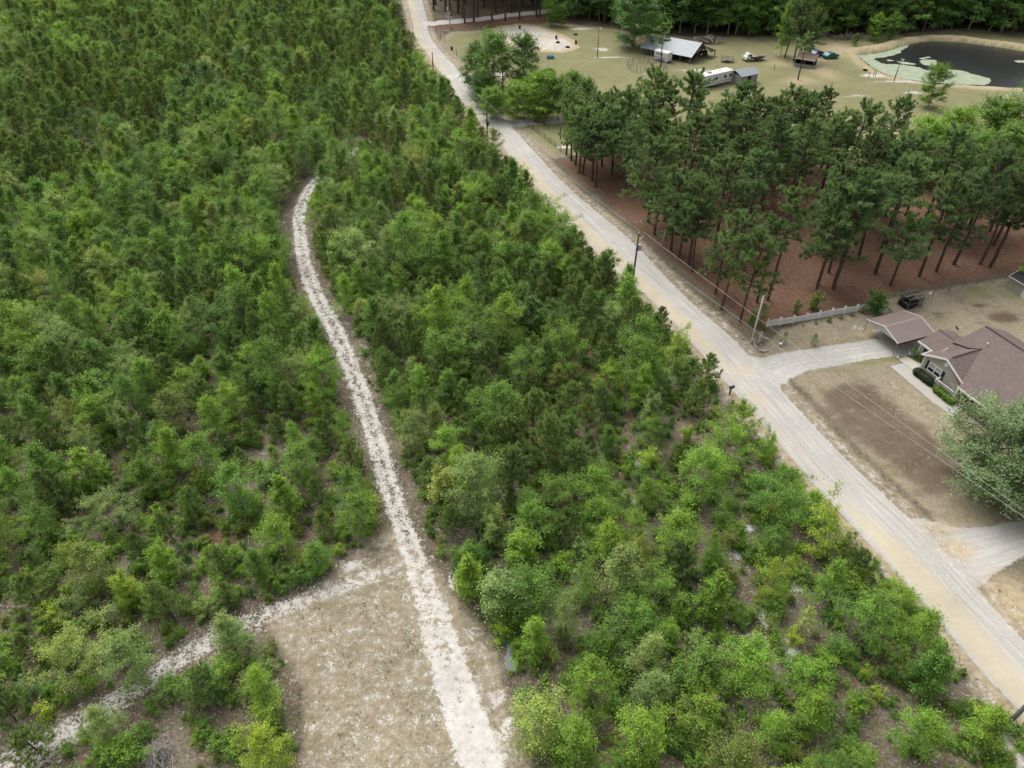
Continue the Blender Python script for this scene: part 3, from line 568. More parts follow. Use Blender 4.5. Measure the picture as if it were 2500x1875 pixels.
def pine(name, seed, h, zb, rad, young=True, nw=9, nb=6, nt_=7, per=20, ln=.30, wd=.035, candles=True, spread=.75):
    g = np.random.default_rng(seed); p = Proto(name, [M_NEEDLE, M_CANDLE] if candles else [M_NEEDLE], M_PBARK)
    tt = np.linspace(0, 1, 10); wob = np.cumsum(g.normal(0, .02 * h / 6, (10, 2)), 0); path = np.column_stack([wob, tt * h * .98]); path[0, :2] = 0
    r0 = .010 * h + .03 if young else .25; p.wood(path, r0 * (1 - tt * .8), 8)
    tips = []; dirs = []; tn = []; cand = []
    for i in range(nw):
        t = (i + .5 * g.random()) / nw; z0 = zb + (h * .93 - zb) * t; b = np.array([np.interp(z0, path[:, 2], path[:, k]) for k in range(3)])
        for j in range(nb):
            if not young and g.random() < .20: continue
            az = j * 2 * math.pi / nb + i * 1.1 + g.uniform(-.35, .35)
            if young: L = rad * (1.05 - t) ** .62 * g.uniform(.72, 1.12); el = R(12 + 48 * t) + g.normal(0, .1); curl = .28
            else: L = rad * (math.sin(math.pi * min(1, .25 + .72 * t)) ** .7) * g.uniform(.4, 1.25); el = R(-8 + 58 * t) + g.normal(0, .18); curl = .18
            d = unit(az, el); s = np.linspace(0, 1, 5)[:, None]; lp = b + d * L * s + np.array([0, 0, 1.]) * curl * L * s ** 2 + g.normal(0, .03 * L, (5, 3)) * s
            p.wood(lp, r0 * (.30 if young else .38) * (1 - .8 * s[:, 0]) * (1 - .6 * t), 4); sh = g.normal(0, .12)
            for k in range(nt_):
                sk = 1.0 if k == 0 else g.uniform(.3 if young else .45, 1.0); q = np.array([np.interp(sk, s[:, 0], lp[:, c]) for c in range(3)])
                a2 = az + g.choice([-1, 1]) * g.uniform(.3, 1.1); l2 = 0 if k == 0 else L * g.uniform(.10, .34); e2 = unit(a2, el + g.normal(.25, .2)); e = q + e2 * l2
                if l2 > .2 and not young: p.wood(np.array([q, e]), np.array([.022, .010]), 3)
                tips.append(e); dirs.append(e2 * .8 + np.array([0, 0, .35])); tn.append(np.clip(.5 + sh + g.normal(0, .12), 0, 1)); cand.append(sk > .8)
                if young and l2 > .3: tips.append(q + e2 * l2 * .5); dirs.append(e2); tn.append(tn[-1]); cand.append(False)
    for k in range(5): tips.append(np.array([path[-1, 0], path[-1, 1], h * (.86 + .035 * k)])); dirs.append(np.array([g.normal(0, .3), g.normal(0, .3), 1.])); tn.append(.55); cand.append(k > 2)
    tips = np.array(tips); dirs = np.array(dirs); tn = np.array(tn)
    V, F = needles(tips, dirs, ln, wd, per, g, spread, .35)
    rep = np.repeat(tn, per) + g.normal(0, .12, len(tn) * per); p.leaf(V, F, np.repeat(np.clip(rep, 0, 1), 5), np.repeat(np.clip(g.normal(.1, .2, len(rep)), 0, 1), 5))
    if candles:
        ct = tips[np.array(cand)]; m = len(ct); top = ct + np.column_stack([g.normal(.04, .04, m), g.normal(0, .04, m), g.uniform(.24, .46, m)])
        S = g.normal(size=(m, 3)); S[:, 2] = 0; S /= np.linalg.norm(S, axis=1)[:, None]; w_ = .03
        ct = ct + [0, 0, .08]; V = np.stack([ct - S * w_, ct + S * w_, top + S * w_ * .4, top - S * w_ * .4], 1).reshape(-1, 3); F = np.arange(m * 4).reshape(-1, 4)
        p.leaf(V, F, np.full(len(V), .5), np.zeros(len(V)), 1)
    return p.done()

# thicket broadleaves (oak, sweetgum, maple and poplar habits), about 5 to 7 m
BL = [broadleaf('scrub_oak', 11, 5.4, .6, 2.3, 'round', 24, 6, 50, (.145, .10), .30), broadleaf('scrub_oak_b', 12, 5.9, .6, 2.0, 'egg', 26, 6, 46, (.14, .10), .29), broadleaf('sweetgum', 13, 6.8, .6, 1.9, 'cone', 34, 5, 44, (.15, .11), .26),
      broadleaf('sweetgum_b', 14, 6.3, .5, 2.0, 'egg', 30, 5, 46, (.15, .11), .29), broadleaf('spreading_oak', 15, 4.8, .5, 2.6, 'round', 22, 7, 46, (.14, .095), .32, .4), broadleaf('clump_maple', 16, 5.8, .6, 2.2, 'egg', 12, 5, 44, (.155, .125), .28, stems=3, shoots=14),
      broadleaf('wispy_oak', 17, 5.2, .4, 1.9, 'vase', 20, 6, 36, (.13, .08), .28, .35, upc=.35, shoots=14), broadleaf('layered_gum', 18, 6.2, .4, 2.3, 'cone', 27, 7, 38, (.14, .095), .30, .3, shoots=12)]
POP = [broadleaf('tulip_poplar', 21, 8.5, .8, 2.3, 'cone', 46, 5, 30, (.24, .19), .30), broadleaf('tulip_poplar_b', 22, 7.6, .8, 2.2, 'egg', 42, 5, 30, (.24, .19), .30)]
SAP = [broadleaf('slim_sapling', 31, 3.6, .3, .75, 'column', 16, 3, 22, (.17, .13), .19, .8, upc=.5), broadleaf('forked_sapling', 32, 3.2, .3, 1.3, 'vase', 8, 4, 22, (.17, .13), .2, .8, upc=.6, stems=3), broadleaf('whip_sapling', 33, 4.2, .4, .8, 'column', 18, 3, 18, (.17, .14), .17, .9, upc=.6)]
SHR = [broadleaf('low_shrub', 41, 1.5, .1, 1.1, 'round', 14, 5, 26, (.14, .10), .2, .6), broadleaf('low_shrub_b', 42, 1.2, .1, .9, 'vase', 12, 4, 24, (.14, .10), .19, .7), broadleaf('low_shrub_c', 43, 1.9, .15, 1.2, 'egg', 16, 5, 24, (.14, .10), .2, .6)]
YP = [pine('young_pine', 51, 5.6, .4, 2.1, per=26, ln=.34), pine('young_pine_b', 52, 6.2, .5, 2.0, nw=10, per=26, ln=.34), pine('young_pine_c', 53, 4.6, .3, 2.1, nw=8, per=26, ln=.34), pine('young_pine_d', 54, 5.2, .7, 1.8, nw=8, nb=5, per=26, ln=.34)]
TP = [pine('tall_pine', 61, 15.0, 6.2, 3.7, False, 13, 5, 15, 28, .50, .055, False, .95), pine('tall_pine_b', 62, 16.5, 9.2, 2.8, False, 11, 5, 14, 28, .50, .055, False, .95), pine('tall_pine_c', 63, 13.5, 4.4, 3.9, False, 15, 5, 15, 28, .50, .055, False, .95), pine('tall_pine_d', 64, 15.0, 9.6, 2.7, False, 8, 5, 14, 28, .50, .055, False, .95), pine('tall_pine_e', 65, 16.0, 6.6, 2.2, False, 15, 4, 12, 28, .46, .055, False, .95), pine('tall_pine_f', 66, 12.0, 5.4, 3.7, False, 9, 6, 16, 28, .50, .055, False, .95)]
BIG = [broadleaf('shade_oak', 71, 11.5, 1.8, 5.2, 'round', 44, 8, 44, (.30, .22), .52, .55), broadleaf('shade_oak_b', 72, 13.0, 1.6, 4.4, 'egg', 46, 7, 44, (.30, .22), .50, .55), broadleaf('shade_gum', 73, 15.0, 2.0, 4.0, 'egg', 54, 6, 42, (.30, .22), .48, .55), broadleaf('shade_gum_b', 74, 16.0, 2.4, 3.9, 'cone', 56, 6, 40, (.30, .22), .48, .55)]
BLOOM = broadleaf('flowering_tree', 75, 9.5, 1.4, 4.2, 'round', 38, 7, 40, (.26, .19), .46, .5, mats=[M_LEAF, M_BLOSSOM], blossom=130)
SILVER = broadleaf('silver_maple', 76, 9.6, .9, 5.0, 'egg', 84, 12, 70, (.18, .135), .42, .7)

GREEN = dict(bright=(.172, .310, .040), lime=(.235, .350, .044), mid=(.122, .240, .040), deep=(.082, .175, .038), pale=(.215, .320, .105), gold=(.255, .335, .085), olive=(.155, .215, .050), pine=(.200, .300, .108), tallpine=(.158, .245, .106), wood=(.190, .340, .098), silver=(.165, .250, .115))
def shade(nm, g=random, amt=.16):
    c = GREEN[nm]; k = 1 + g.uniform(-amt, amt); h = g.uniform(-.05, .06)
    return (c[0] * k * (1 + h * 1.3), c[1] * k, c[2] * k * (1 - h))
TREES_N = 0; used_labels = set()
def uniq(lb):
    q = lb; alts = ['smaller', 'taller', 'looser', 'fuller', 'thinner', 'wider', 'narrower']
    k = 0
    while q in used_labels and k < len(alts): q = alts[k] + ' ' + lb; k += 1
    used_labels.add(q); return q
def where(x, y, z=0):
    px, py = proj((x, y, z)); return f'{say(px / 25)} percent across, {say(py / 18.75)} percent down'
_N = 'zero one two three four five six seven eight nine ten eleven twelve thirteen fourteen fifteen sixteen seventeen eighteen nineteen'.split(); _T = 'x x twenty thirty forty fifty sixty seventy eighty ninety'.split()
def say(v):
    v = int(min(99, max(1, round(v)))); return _N[v] if v < 20 else _T[v // 10] + ('-' + _N[v % 10] if v % 10 else '')
def plant(kind, proto, x, y, scale, tcol, label, cat, group, rz=None, squash=1.0, trunk=True, crown='crown'):
    """one tree as a thing of its own: trunk and crown share their mesh data with the others of its shape"""
    o = obj(kind, None, None, (x, y, zg(x, y)), random.uniform(0, 6.28) if rz is None else rz, (scale * squash, scale * squash, scale))
    o.rotation_euler = (random.uniform(-.05, .05), random.uniform(-.05, .05), o.rotation_euler[2])
    c = obj(crown, proto.crown, o); c['tcol'] = [float(v) for v in tcol]
    if trunk: obj('trunk' if trunk is True else trunk, proto.trunk, o)
    tag(o, uniq(label), cat, group); return o
def scatter(name, pts, zz, rot, scl, idx, cols, meshes, label, cat):
    """uncountable growth: ONE object, its plants set out by geometry nodes"""
    n = len(pts); me = bpy.data.meshes.new(name); me.vertices.add(n); me.vertices.foreach_set('co', np.column_stack([pts, zz]).astype(np.float32).ravel())
    for k, ty, f, a in (('rot', 'FLOAT_VECTOR', 'vector', rot), ('scl', 'FLOAT_VECTOR', 'vector', scl), ('idx', 'INT', 'value', idx), ('tcol', 'FLOAT_VECTOR', 'vector', cols)):
        at = me.attributes.new(k, ty, 'POINT'); at.data.foreach_set(f, np.asarray(a, np.int32 if ty == 'INT' else np.float32).ravel())
    o = obj(name, me); o['kind'] = 'stuff'; o['label'] = label; o['category'] = cat
    ng = bpy.data.node_groups.new(name, 'GeometryNodeTree'); ng.interface.new_socket('Geometry', in_out='INPUT', socket_type='NodeSocketGeometry'); ng.interface.new_socket('Geometry', in_out='OUTPUT', socket_type='NodeSocketGeometry')
    I = ng.nodes.new('NodeGroupInput'); O = ng.nodes.new('NodeGroupOutput'); ip = ng.nodes.new('GeometryNodeInstanceOnPoints'); lk = ng.links.new
    pc = bpy.data.collections.new(name + '_shapes')
    for i, m in enumerate(meshes): pc.objects.link(bpy.data.objects.new(f'{name}_{i:02d}', m))
    ci = ng.nodes.new('GeometryNodeCollectionInfo'); ci.inputs['Collection'].default_value = pc; ci.inputs['Separate Children'].default_value = True; ci.inputs['Reset Children'].default_value = True
    def na(k, ty): nd = ng.nodes.new('GeometryNodeInputNamedAttribute'); nd.data_type = ty; nd.inputs['Name'].default_value = k; return [s for s in nd.outputs if s.enabled][0]
    lk(I.outputs[0], ip.inputs['Points']); lk(ci.outputs[0], ip.inputs['Instance']); ip.inputs['Pick Instance'].default_value = True
    lk(na('idx', 'INT'), ip.inputs['Instance Index']); lk(na('rot', 'FLOAT_VECTOR'), ip.inputs['Rotation']); lk(na('scl', 'FLOAT_VECTOR'), ip.inputs['Scale']); lk(ip.outputs[0], O.inputs[0])
    o.modifiers.new('set_out', 'NODES').node_group = ng
    return o

# ------------------------------------------------------------------ the thicket
CP = np.array([(60, 60, .45, 1, .6), (300, 100, .7, 1, .4), (550, 60, .65, 1, .4), (800, 60, .7, 1, .35), (150, 250, .88, 1, .2), (400, 250, .92, 1, .15), (600, 150, .75, 1, .3), (650, 230, .4, 1, .5), (850, 200, .85, 1, .25), (100, 430, .85, 1, .2), (480, 330, .25, 1, .45), (640, 330, .2, 1, .5), (300, 470, .15, 1, .45), (950, 330, .3, 1, .5), (1000, 250, .35, 1, .5), (1080, 350, .2, 1, .6),
    (150, 620, .15, 1, .4), (400, 600, .15, 1, .45), (600, 560, .2, 1, .5), (650, 700, .3, 1, .5), (250, 800, .3, .95, .4), (600, 800, .6, .95, .35), (760, 800, .7, .95, .3), (100, 900, .2, .95, .5), (420, 950, .2, .95, .55), (700, 950, .35, .95, .5), (150, 1150, .35, .85, .5), (420, 1180, .3, .8, .55), (640, 1150, .3, .55, .5), (750, 1250, .4, .6, .5), (830, 1060, .6, .9, .4),
    (100, 1350, .4, .75, .6), (350, 1400, .25, .7, .7), (600, 1370, .35, .7, .55), (80, 1500, .2, .3, .75), (250, 1500, .2, .3, .8), (60, 1700, .7, .7, .3), (350, 1620, .1, .45, .7), (600, 1700, .25, .5, .75), (500, 1820, .2, .25, .6), (200, 1800, .1, .25, .7),
    (850, 520, .35, 1, .5), (950, 620, .3, 1, .5), (1050, 480, .55, 1, .4), (1200, 520, .6, 1, .45), (1300, 560, .35, 1, .6), (880, 750, .15, 1, .45), (1050, 800, .25, 1, .4), (1250, 720, .65, 1, .35), (1400, 700, .7, 1, .35), (1500, 800, .7, .95, .35), (1150, 950, .65, 1, .25), (1330, 1050, .9, 1, .1), (1000, 1000, .35, .95, .45), (960, 1130, .3, .8, .6), (1550, 920, .35, .9, .6), (1650, 1000, .1, .85, .75), (1550, 1130, .15, .55, .7), (1700, 1130, .1, .6, .75), (1250, 1300, .15, .95, .55), (1500, 1250, .2, .85, .6), (1650, 1300, .25, .62, .65), (1800, 1200, .1, .6, .8), (1850, 1350, .1, .35, .8),
    (1250, 1480, .1, .95, .55), (1400, 1550, .1, .95, .6), (1600, 1450, .15, .9, .6), (1800, 1500, .2, .5, .65), (1900, 1550, .1, .2, .7), (2050, 1450, .05, .85, .75), (2050, 1600, .05, .95, .7), (2250, 1600, .05, .9, .7), (1300, 1700, .15, .6, .55), (1500, 1750, .1, .95, .65), (1750, 1750, .1, .9, .65), (2000, 1780, .05, .7, .7), (2200, 1780, .05, .45, .7)], float)
def control(px, py):
    d = (CP[:, 0] - px) ** 2 + ((CP[:, 1] - py) * 1.2) ** 2 + 900; wv = d ** -1.6; wv /= wv.sum(); return wv @ CP[:, 2:]
def candidates(n, x0, x1, y0, y1): return np.column_stack([rng.uniform(x0, x1, n), rng.uniform(y0, y1, n)])
cand = candidates(60000, -190, 60, 16, 300)
px, py = proj(np.column_stack([cand, np.full(len(cand), 2.0)]))
keep = (px > -160) & (py > -60) & (py < 2050)
ro, _, rw = polyline(cand[:, 0], cand[:, 1], RC, RCW); keep &= (ro < 0) & (-ro - rw > 3.4)
to, _, tw = polyline(cand[:, 0], cand[:, 1], TRACK, TRACK_W); keep &= np.abs(to) - tw > 1.5
so, _, sw = polyline(cand[:, 0], cand[:, 1], SPUR, SPUR_W); keep &= np.abs(so) - sw > .7
keep &= sdpoly(cand[:, 0], cand[:, 1], CLEARING) < -1.0
keep &= sdpoly(cand[:, 0], cand[:, 1], FARCLEAR) < -2
# a bare strip beside the road at the far end (power line cut)
keep &= ~((cand[:, 1] > 170) & (-ro - rw < 5.5) & (-ro - rw > 2.0))
_bp = G(385, 1845); keep &= np.hypot(cand[:, 0] - _bp[0], cand[:, 1] - _bp[1]) > 3.2
cand = cand[keep]; px, py = px[keep], py[keep]
HAND = [  # broad hints read off the photograph: base pixel, kind, scale
    (1250, 1210, 'yp', 1.25, 0), (1335, 1170, 'yp', 1.45, 1), (1400, 1200, 'yp', 1.3, 0), (1300, 1100, 'yp', 1.35, 1), (1220, 1120, 'yp', 1.2, 2), (1690, 1010, 'yp', 1.0, 3), (1720, 935, 'yp', .9, 3), (1590, 870, 'yp', 1.2, 3),
    (1225, 1500, 'pale', 1.1, 5), (1210, 1330, 'pale', .95, 5), (1380, 1560, 'pale', 1.0, 6), (1290, 1500, 'mid', 1.1, 0), (1640, 1430, 'yp', 1.0, 1), (1640, 1385, 'bright', 1.1, 3), (1760, 1140, 'bright', 1.1, 4), (1700, 1210, 'bright', 1.1, 0), (1870, 1270, 'mid', 1.1, 4), (1990, 1360, 'lime', 1.2, 6), (2010, 1470, 'bright', .9, 2), (2090, 1580, 'mid', 1.1, 0), (2240, 1680, 'mid', .95, 5), (2210, 1830, 'bright', .9, 1), (1870, 1470, 'lime', 1.0, 6), (1440, 1720, 'bright', 1.0, 0), (1560, 1850, 'bright', 1.0, 3),
    (580, 1590, 'pale', .85, 2), (350, 1660, 'pale', 1.05, 1), (330, 1480, 'lime', .8, 5), (420, 1420, 'bright', .9, 5), (100, 1480, 'yp', .95, 2), (40, 1760, 'yp', .95, 2), (100, 1840, 'yp', .8, 2), (600, 1260, 'mid', 1.05, 3), (520, 1180, 'mid', 1.1, 1), (240, 1130, 'pale', 1.0, 6), (330, 1080, 'pale', 1.0, 5), (1810, 1665, 'bright', 1., 0),
    (450, 410, 'pop', 1.0, 0), (520, 365, 'pop', .9, 1), (560, 330, 'pop', .95, 1), (570, 410, 'pop', .8, 0), (130, 540, 'pop', .9, 1), (690, 280, 'pop', .9, 0), (640, 760, 'pop', .7, 0), (700, 760, 'bright', 1.1, 2), (590, 460, 'pale', .9, 6)]
acc = []; cell = {}
def far_enough(p, r):
    ci, cj = int(p[0] // 6), int(p[1] // 6)
    for a in range(ci - 1, ci + 2):
        for b in range(cj - 1, cj + 2):
            for q, rq in cell.get((a, b), ()):
                if (q[0] - p[0]) ** 2 + (q[1] - p[1]) ** 2 < ((r + rq) / 2) ** 2: return False
    return True
def put(p, r): cell.setdefault((int(p[0] // 6), int(p[1] // 6)), []).append((p, r))
def edge_ok(p, r):
    """crown stays off the road and mostly off the track"""
    return True
TH = []          # x, y, proto list, proto index, scale, colour name, species word
for x, y, k, sc, pi in HAND:
    p = G(x, y); put(p, 3.4)
    lst = YP if k == 'yp' else POP if k == 'pop' else BL
    TH.append((p[0], p[1], lst, pi, sc, 'pine' if k == 'yp' else 'mid' if k == 'pop' else k, 'pine' if k == 'yp' else 'broad'))
for p, qx, qy in zip(cand, px, py):
    pf, den, br = control(qx, qy)
    if random.random() > den + .12: 
        continue
    r = 2.38 + (1 - den) * 2.4 if p[1] < 130 else 2.9
    ispine = random.random() < pf
    if ispine: r *= .92
    if not far_enough(p, r): continue
    put(p, r)
    size = random.gauss(1.0, .19) * (1.0 if den > .8 else .86) * (.88 if p[1] < 62 else 1.0); size = min(1.35, max(.55, size))
    o_, _, w_ = polyline(np.array([p[0]]), np.array([p[1]]), RC, RCW); m1 = -o_[0] - w_[0]
    o_, _, w_ = polyline(np.array([p[0]]), np.array([p[1]]), TRACK, TRACK_W); m2 = abs(o_[0]) - w_[0]
    size = min(size, max(.35, (min(m1 - 1.4, m2 + .6)) / 2.3))
    if ispine: TH.append((p[0], p[1], YP, random.randrange(4), size * (.95 if p[1] < 150 else 1.05), 'pine', 'pine'))
    else:
        u = random.random() * .55 + br * .62
        cn = 'deep' if u < .30 else 'mid' if u < .62 else 'bright' if u < .90 else 'lime'
        v = random.random()
        if v < .06: cn = 'pale'
        elif v < .075: cn = 'gold'
        elif v < .115: cn = 'olive'
        if random.random() < .05 : lst, pi, size = POP, random.randrange(2), size * .72
        elif size < .62 or (den < .6 and random.random() < .4): lst, pi, size = SAP, random.randrange(3), size * 1.15
        else: lst, pi = BL, random.randrange(8)
        TH.append((p[0], p[1], lst, pi, size, cn, 'broad'))
def vis(t):
    qx, qy = proj((t[0], t[1], 2.0)); return (-40 < qx < 2540) and (-30 < qy < 1930)
ADJ = dict(bright='bright green', lime='yellow-green', mid='green', deep='deep green', pale='silvery green', gold='pale yellowish', olive='olive green', pine='dark green')
def side(x, y):
    o, _, wd = polyline(np.array([x]), np.array([y]), TRACK, TRACK_W)
    if abs(o[0]) - wd[0] < 3: return 'beside the sandy track'
    o2, _, w2 = polyline(np.array([x]), np.array([y]), RC, RCW)
    if -o2[0] - w2[0] < 4.5: return 'by the road verge'
    return 'between track and road' if o[0] > 0 and y < 122 else 'in the thicket'
def order(sp): return sorted([t for t in TH if t[6] == sp and vis(t)], key=lambda t: -t[4] / math.hypot(t[0], t[1], CAM_H))
ind = order('broad')[:300] + order('pine')[:300]; indset = set(id(t) for t in ind)
for t in ind:
    x, y, lst, pi, sc, cn, sp = t
    nm, cat = ('young_pine', 'pine') if sp == 'pine' else ('slim_sapling', 'sapling') if lst is SAP else ('young_poplar', 'tree') if lst is POP else ('young_broadleaf_tree', 'tree')
    word = {'young_pine': 'young pine', 'slim_sapling': 'slim sapling', 'young_poplar': 'tall conical tree', 'young_broadleaf_tree': 'young tree'}[nm]
    plant(nm, lst[pi], x, y, sc, shade(cn), f'{ADJ[cn]} {word} {side(x, y)}, {where(x, y, 2.5 * sc)}', cat, 'young pines of the thicket' if sp == 'pine' else 'young broadleaf trees of the thicket', squash=random.uniform(.82, 1.04))
rest = [t for t in TH if id(t) not in indset]
PR = BL + POP + SAP + YP; pidx = {id(p): i for i, p in enumerate(PR)}
def scatter_list(name, lst, label):
    scatter(name, np.array([(t[0], t[1]) for t in lst]), np.array([zg(t[0], t[1]) for t in lst]), np.array([(random.uniform(-.05, .05), random.uniform(-.05, .05), random.uniform(0, 6.28)) for t in lst]),
        np.array([(t[4],) * 3 for t in lst]), [pidx[id(t[2][t[3]])] for t in lst], np.array([shade(t[5]) for t in lst]), [p.both for p in PR], label, 'woodland')
scatter_list('far_thicket', rest, 'dense far thicket of young pines and broadleaf trees')
print('thicket', len(TH), 'individual', len(ind), 'rest', len(rest))

# ------------------------------------------------------------------ tall pines over the straw
def z3(x, y): return (1250 + x * .2712, 250 + y * .2712)
def z4(x, y): return (1900 + x * .2712, 250 + y * .2712)
def z5(x, y): return (1300 + x * .4069, 400 + y * .4069)
TB = [z3(*p) for p in [(488, 475), (533, 525), (570, 565), (640, 640), (605, 635), (720, 700), (742, 705), (755, 755), (778, 755), (1280, 1190), (1225, 1070), (1430, 1335), (1500, 1395), (1590, 1460), (970, 490), (905, 490), (1300, 480), (1090, 700), (1000, 560)]]
TB += [z4(*p) for p in [(355, 1640), (500, 1650), (455, 1535), (380, 1335), (870, 1540), (1010, 1655), (1270, 1560), (1420, 1530), (1580, 1455), (1815, 1460), (1905, 1480)]]
TB += [z5(*p) for p in [(957, 645), (1095, 785), (1130, 870), (1245, 945), (1345, 830), (1410, 820), (1700, 770), (1805, 750)]]
tp = []
for b in TB:
    p = G(*b)
    if all(math.hypot(p[0] - q[0], p[1] - q[1]) > .5 for q in tp): tp.append(p)
nhand = len(tp)
TREG = GP([(1392, 372), (1470, 445), (1580, 545), (1690, 640), (1800, 660), (1990, 660), (2160, 640), (2330, 600), (2520, 610), (2560, 560), (2300, 530), (2150, 500), (2040, 440), (1990, 385), (1800, 368), (1560, 358)])
OPEN = [(G(*q), rr_) for q, rr_ in (((1600, 500), 4.5), ((1690, 560), 4.5), ((1520, 440), 3.0), ((1900, 570), 5.5), ((1790, 520), 4.0), ((2000, 520), 4.0), ((1930, 640), 6.0), ((2230, 600), 4.5))]
lo, hi = TREG.min(0), TREG.max(0)
for p in candidates(6000, lo[0], hi[0], lo[1], hi[1]):
    if sdpoly(p[:1], p[1:], TREG)[0] < .3 or any(np.hypot(*(p - c)) < rr_ for c, rr_ in OPEN): continue
    dmin = random.choice((3.4, 5.2, 7.0)) if p[1] > 103 else random.choice((4.4, 6.4, 8.0))
    if all(math.hypot(p[0] - q[0], p[1] - q[1]) > dmin for q in tp): tp.append(p)
FRONT = GP([(1290, 300), (1330, 280), (1400, 300), (1450, 320), (1520, 300), (1600, 305), (1700, 300), (1800, 310), (1860, 330), (1900, 345)])
for i, p in enumerate(tp):
    k = TP[random.randrange(6)]; sc = random.uniform(.78, 1.16) * (.90 if p[1] < 100 and p[0] < 35 else .90 if p[1] > 112 else 1.0); near = p[1] < 95
    plant('tall_pine', k, p[0], p[1], sc, shade('tallpine', amt=.26), f'tall pine with bare trunk on pine straw, base {where(p[0], p[1], 0)}', 'pine', 'tall pines of the stand by the road', squash=random.uniform(.9, 1.1))
# other pines standing alone
for (b, t), lb in {((1612, 178), (1620, 62)): 'lone pine in front of the metal barn', ((1948, 195), (1930, 85)): 'lone pine beside the dark open shed at the field', ((1330, 175), (1335, 105)): 'slim pine rising at the meadow edge near the tyres'}.items():
    if 'slim' in lb: continue
    p = G(*b); h = height_at(b, t); plant('tall_pine', TP[3], p[0], p[1], h / 14.0, shade('tallpine'), lb, 'pine', 'lone pines on the meadow', squash=1.15)
for b, t, lb in (((2150, 400), (2130, 235), 'dense cone shaped dark pine at the gap to the pond'), ((1935, 400), (1900, 225), 'tall pine with wispy top at the stand end near the pond'), ((1700, 168), (1700, 150), None)):
    if not lb: continue
    p = G(*b); h = height_at(b, t); plant('tall_pine', TP[2], p[0], p[1], h / 13.0, shade('tallpine'), lb, 'pine', 'tall pines of the stand by the road', squash=.9)

for b, t, lb in (((1938, 150), (1952, -30), 'very tall dark pine towering beside the dirt track'), ((1915, 142), (1922, -15), 'tall dark pine next to the slim bright tree'), ((1972, 148), (1985, 10), 'dark pine behind the open shed')):
    p = G(*b); h = height_at(b, t); plant('tall_pine', TP[2], p[0], p[1], h / TP[2].top, shade('tallpine', amt=.1), lb, 'pine', 'lone pines on the meadow', squash=.75)
# ------------------------------------------------------------------ broadleaf trees on the right-hand side and the far wood edge
def bigtree(b, t, proto, cn, label, width=1.0, group=None, name='broadleaf_tree'):
    p = G(*b); h = max(2.0, height_at(b, t)); sc = h / proto.top
    return plant(name, proto, p[0], p[1], sc, shade(cn, amt=.08), label, 'tree', group, squash=width)
for a in [((1205, 240), (1185, 62), BIG[1], 'mid', 'broad crowned green tree beside the road bend', 1.25), ((1275, 240), (1262, 72), BIG[1], 'deep', 'dark green tree behind the bleached dead tree', 1.0), ((1165, 225), (1163, 92), BIG[1], 'deep', 'dark tree at the roadside end of the clump', 1.2), ((1205, 290), (1208, 205), BIG[0], 'bright', 'bright low tree in front of the clump', 1.2), ((1262, 292), (1265, 190), BIG[0], 'bright', 'bushy bright green tree next to the gravel drive', 1.15), ((1318, 290), (1315, 165), BIG[1], 'bright', 'bright green tree over the drive by the fence', 1.15),
          ((1362, 292), (1350, 175), BIG[0], 'mid', 'leafy tree at the drive with low branches', 1.0), ((1300, 262), (1305, 170), BIG[0], 'mid', 'rounded tree between clump and meadow', 1.1), ((1395, 280), (1380, 165), BIG[1], 'mid', 'upright leafy tree before the tall pines', .9), ((1180, 258), (1175, 170), BIG[0], 'deep', 'small dark tree under the roadside clump', 1.2), ((1340, 240), (1345, 160), BIG[1], 'mid', 'slim leafy tree at the meadow edge', 1.0), ((1430, 300), (1425, 180), BIG[1], 'deep', 'dark leafy tree at the first tall pines', .9),
          ((2265, 262), (2285, 146), BIG[0], 'mid', 'round dark tree standing before the algae', .95), ((2235, 440), (2225, 262), BIG[0], 'bright', 'pale green bushy tree leaning over the field corner', 1.1), ((2330, 470), (2310, 290), BIG[0], 'mid', 'leafy tree behind the pine stand, lower row', 1.2), ((2420, 470), (2420, 270), BIG[1], 'mid', 'tall leafy tree behind the pines near frame edge', 1.3), ((2390, 380), (2385, 220), BIG[0], 'mid', 'dark leafy tree below the pond shore', 1.2), ((2490, 330), (2485, 165), BIG[0], 'mid', 'big leafy tree against the pond at frame edge', 1.2), ((2300, 400), (2290, 240), BIG[1], 'bright', 'bright leafy tree near the field corner', 1.3), ((2520, 420), (2520, 270), BIG[2], 'deep', 'tall deep green tree cut by the frame edge', 1.0), ((2350, 480), (2340, 360), BIG[0], 'bright', 'yellowish leafy tree among the last pines', .8),
          ((2492, 700), (2500, 600), BIG[0], 'lime', 'vine covered bright tree beside the grey shed', .7),
          ((1548, 116), (1540, -40), BIG[0], 'deep', 'huge spreading oak behind the light pole', 1.25), ((1345, 65), (1340, -30), BIG[1], 'mid', 'green tree at the corner of the arena', .8), ((1370, 66), (1375, 5), BIG[0], 'mid', 'lower green tree joined to the arena corner tree', .8), ((2130, 100), (2130, 25), BIG[2], 'bright', 'bright rounded tree at the pond inlet', 1.1), ((2170, 98), (2180, 25), BIG[2], 'mid', 'leafy tree on the pond bank end', 1.1), ((2085, 112), (2085, 78), BIG[0], 'deep', 'dense dark cedar bush at the pond inlet', .8), ((1905, 135), (1910, -10), BIG[3], 'bright', 'slim bright tree beside the big pine', .6)]:
    bigtree(*a[:5], a[5], 'broadleaf trees around the meadow')
for b, t, lb in (((2440, 330), (2430, 205), 'cream blossomed tree above the pine stand'), ((2500, 350), (2500, 245), 'cream blossomed tree at the frame edge')):
    b = (b[0], b[1] + 45); p = G(*b); h = height_at(b, t); plant('flowering_tree', BLOOM, p[0], p[1], h / BLOOM.top, shade('mid'), lb, 'tree', 'cream blossomed trees', squash=1.1)
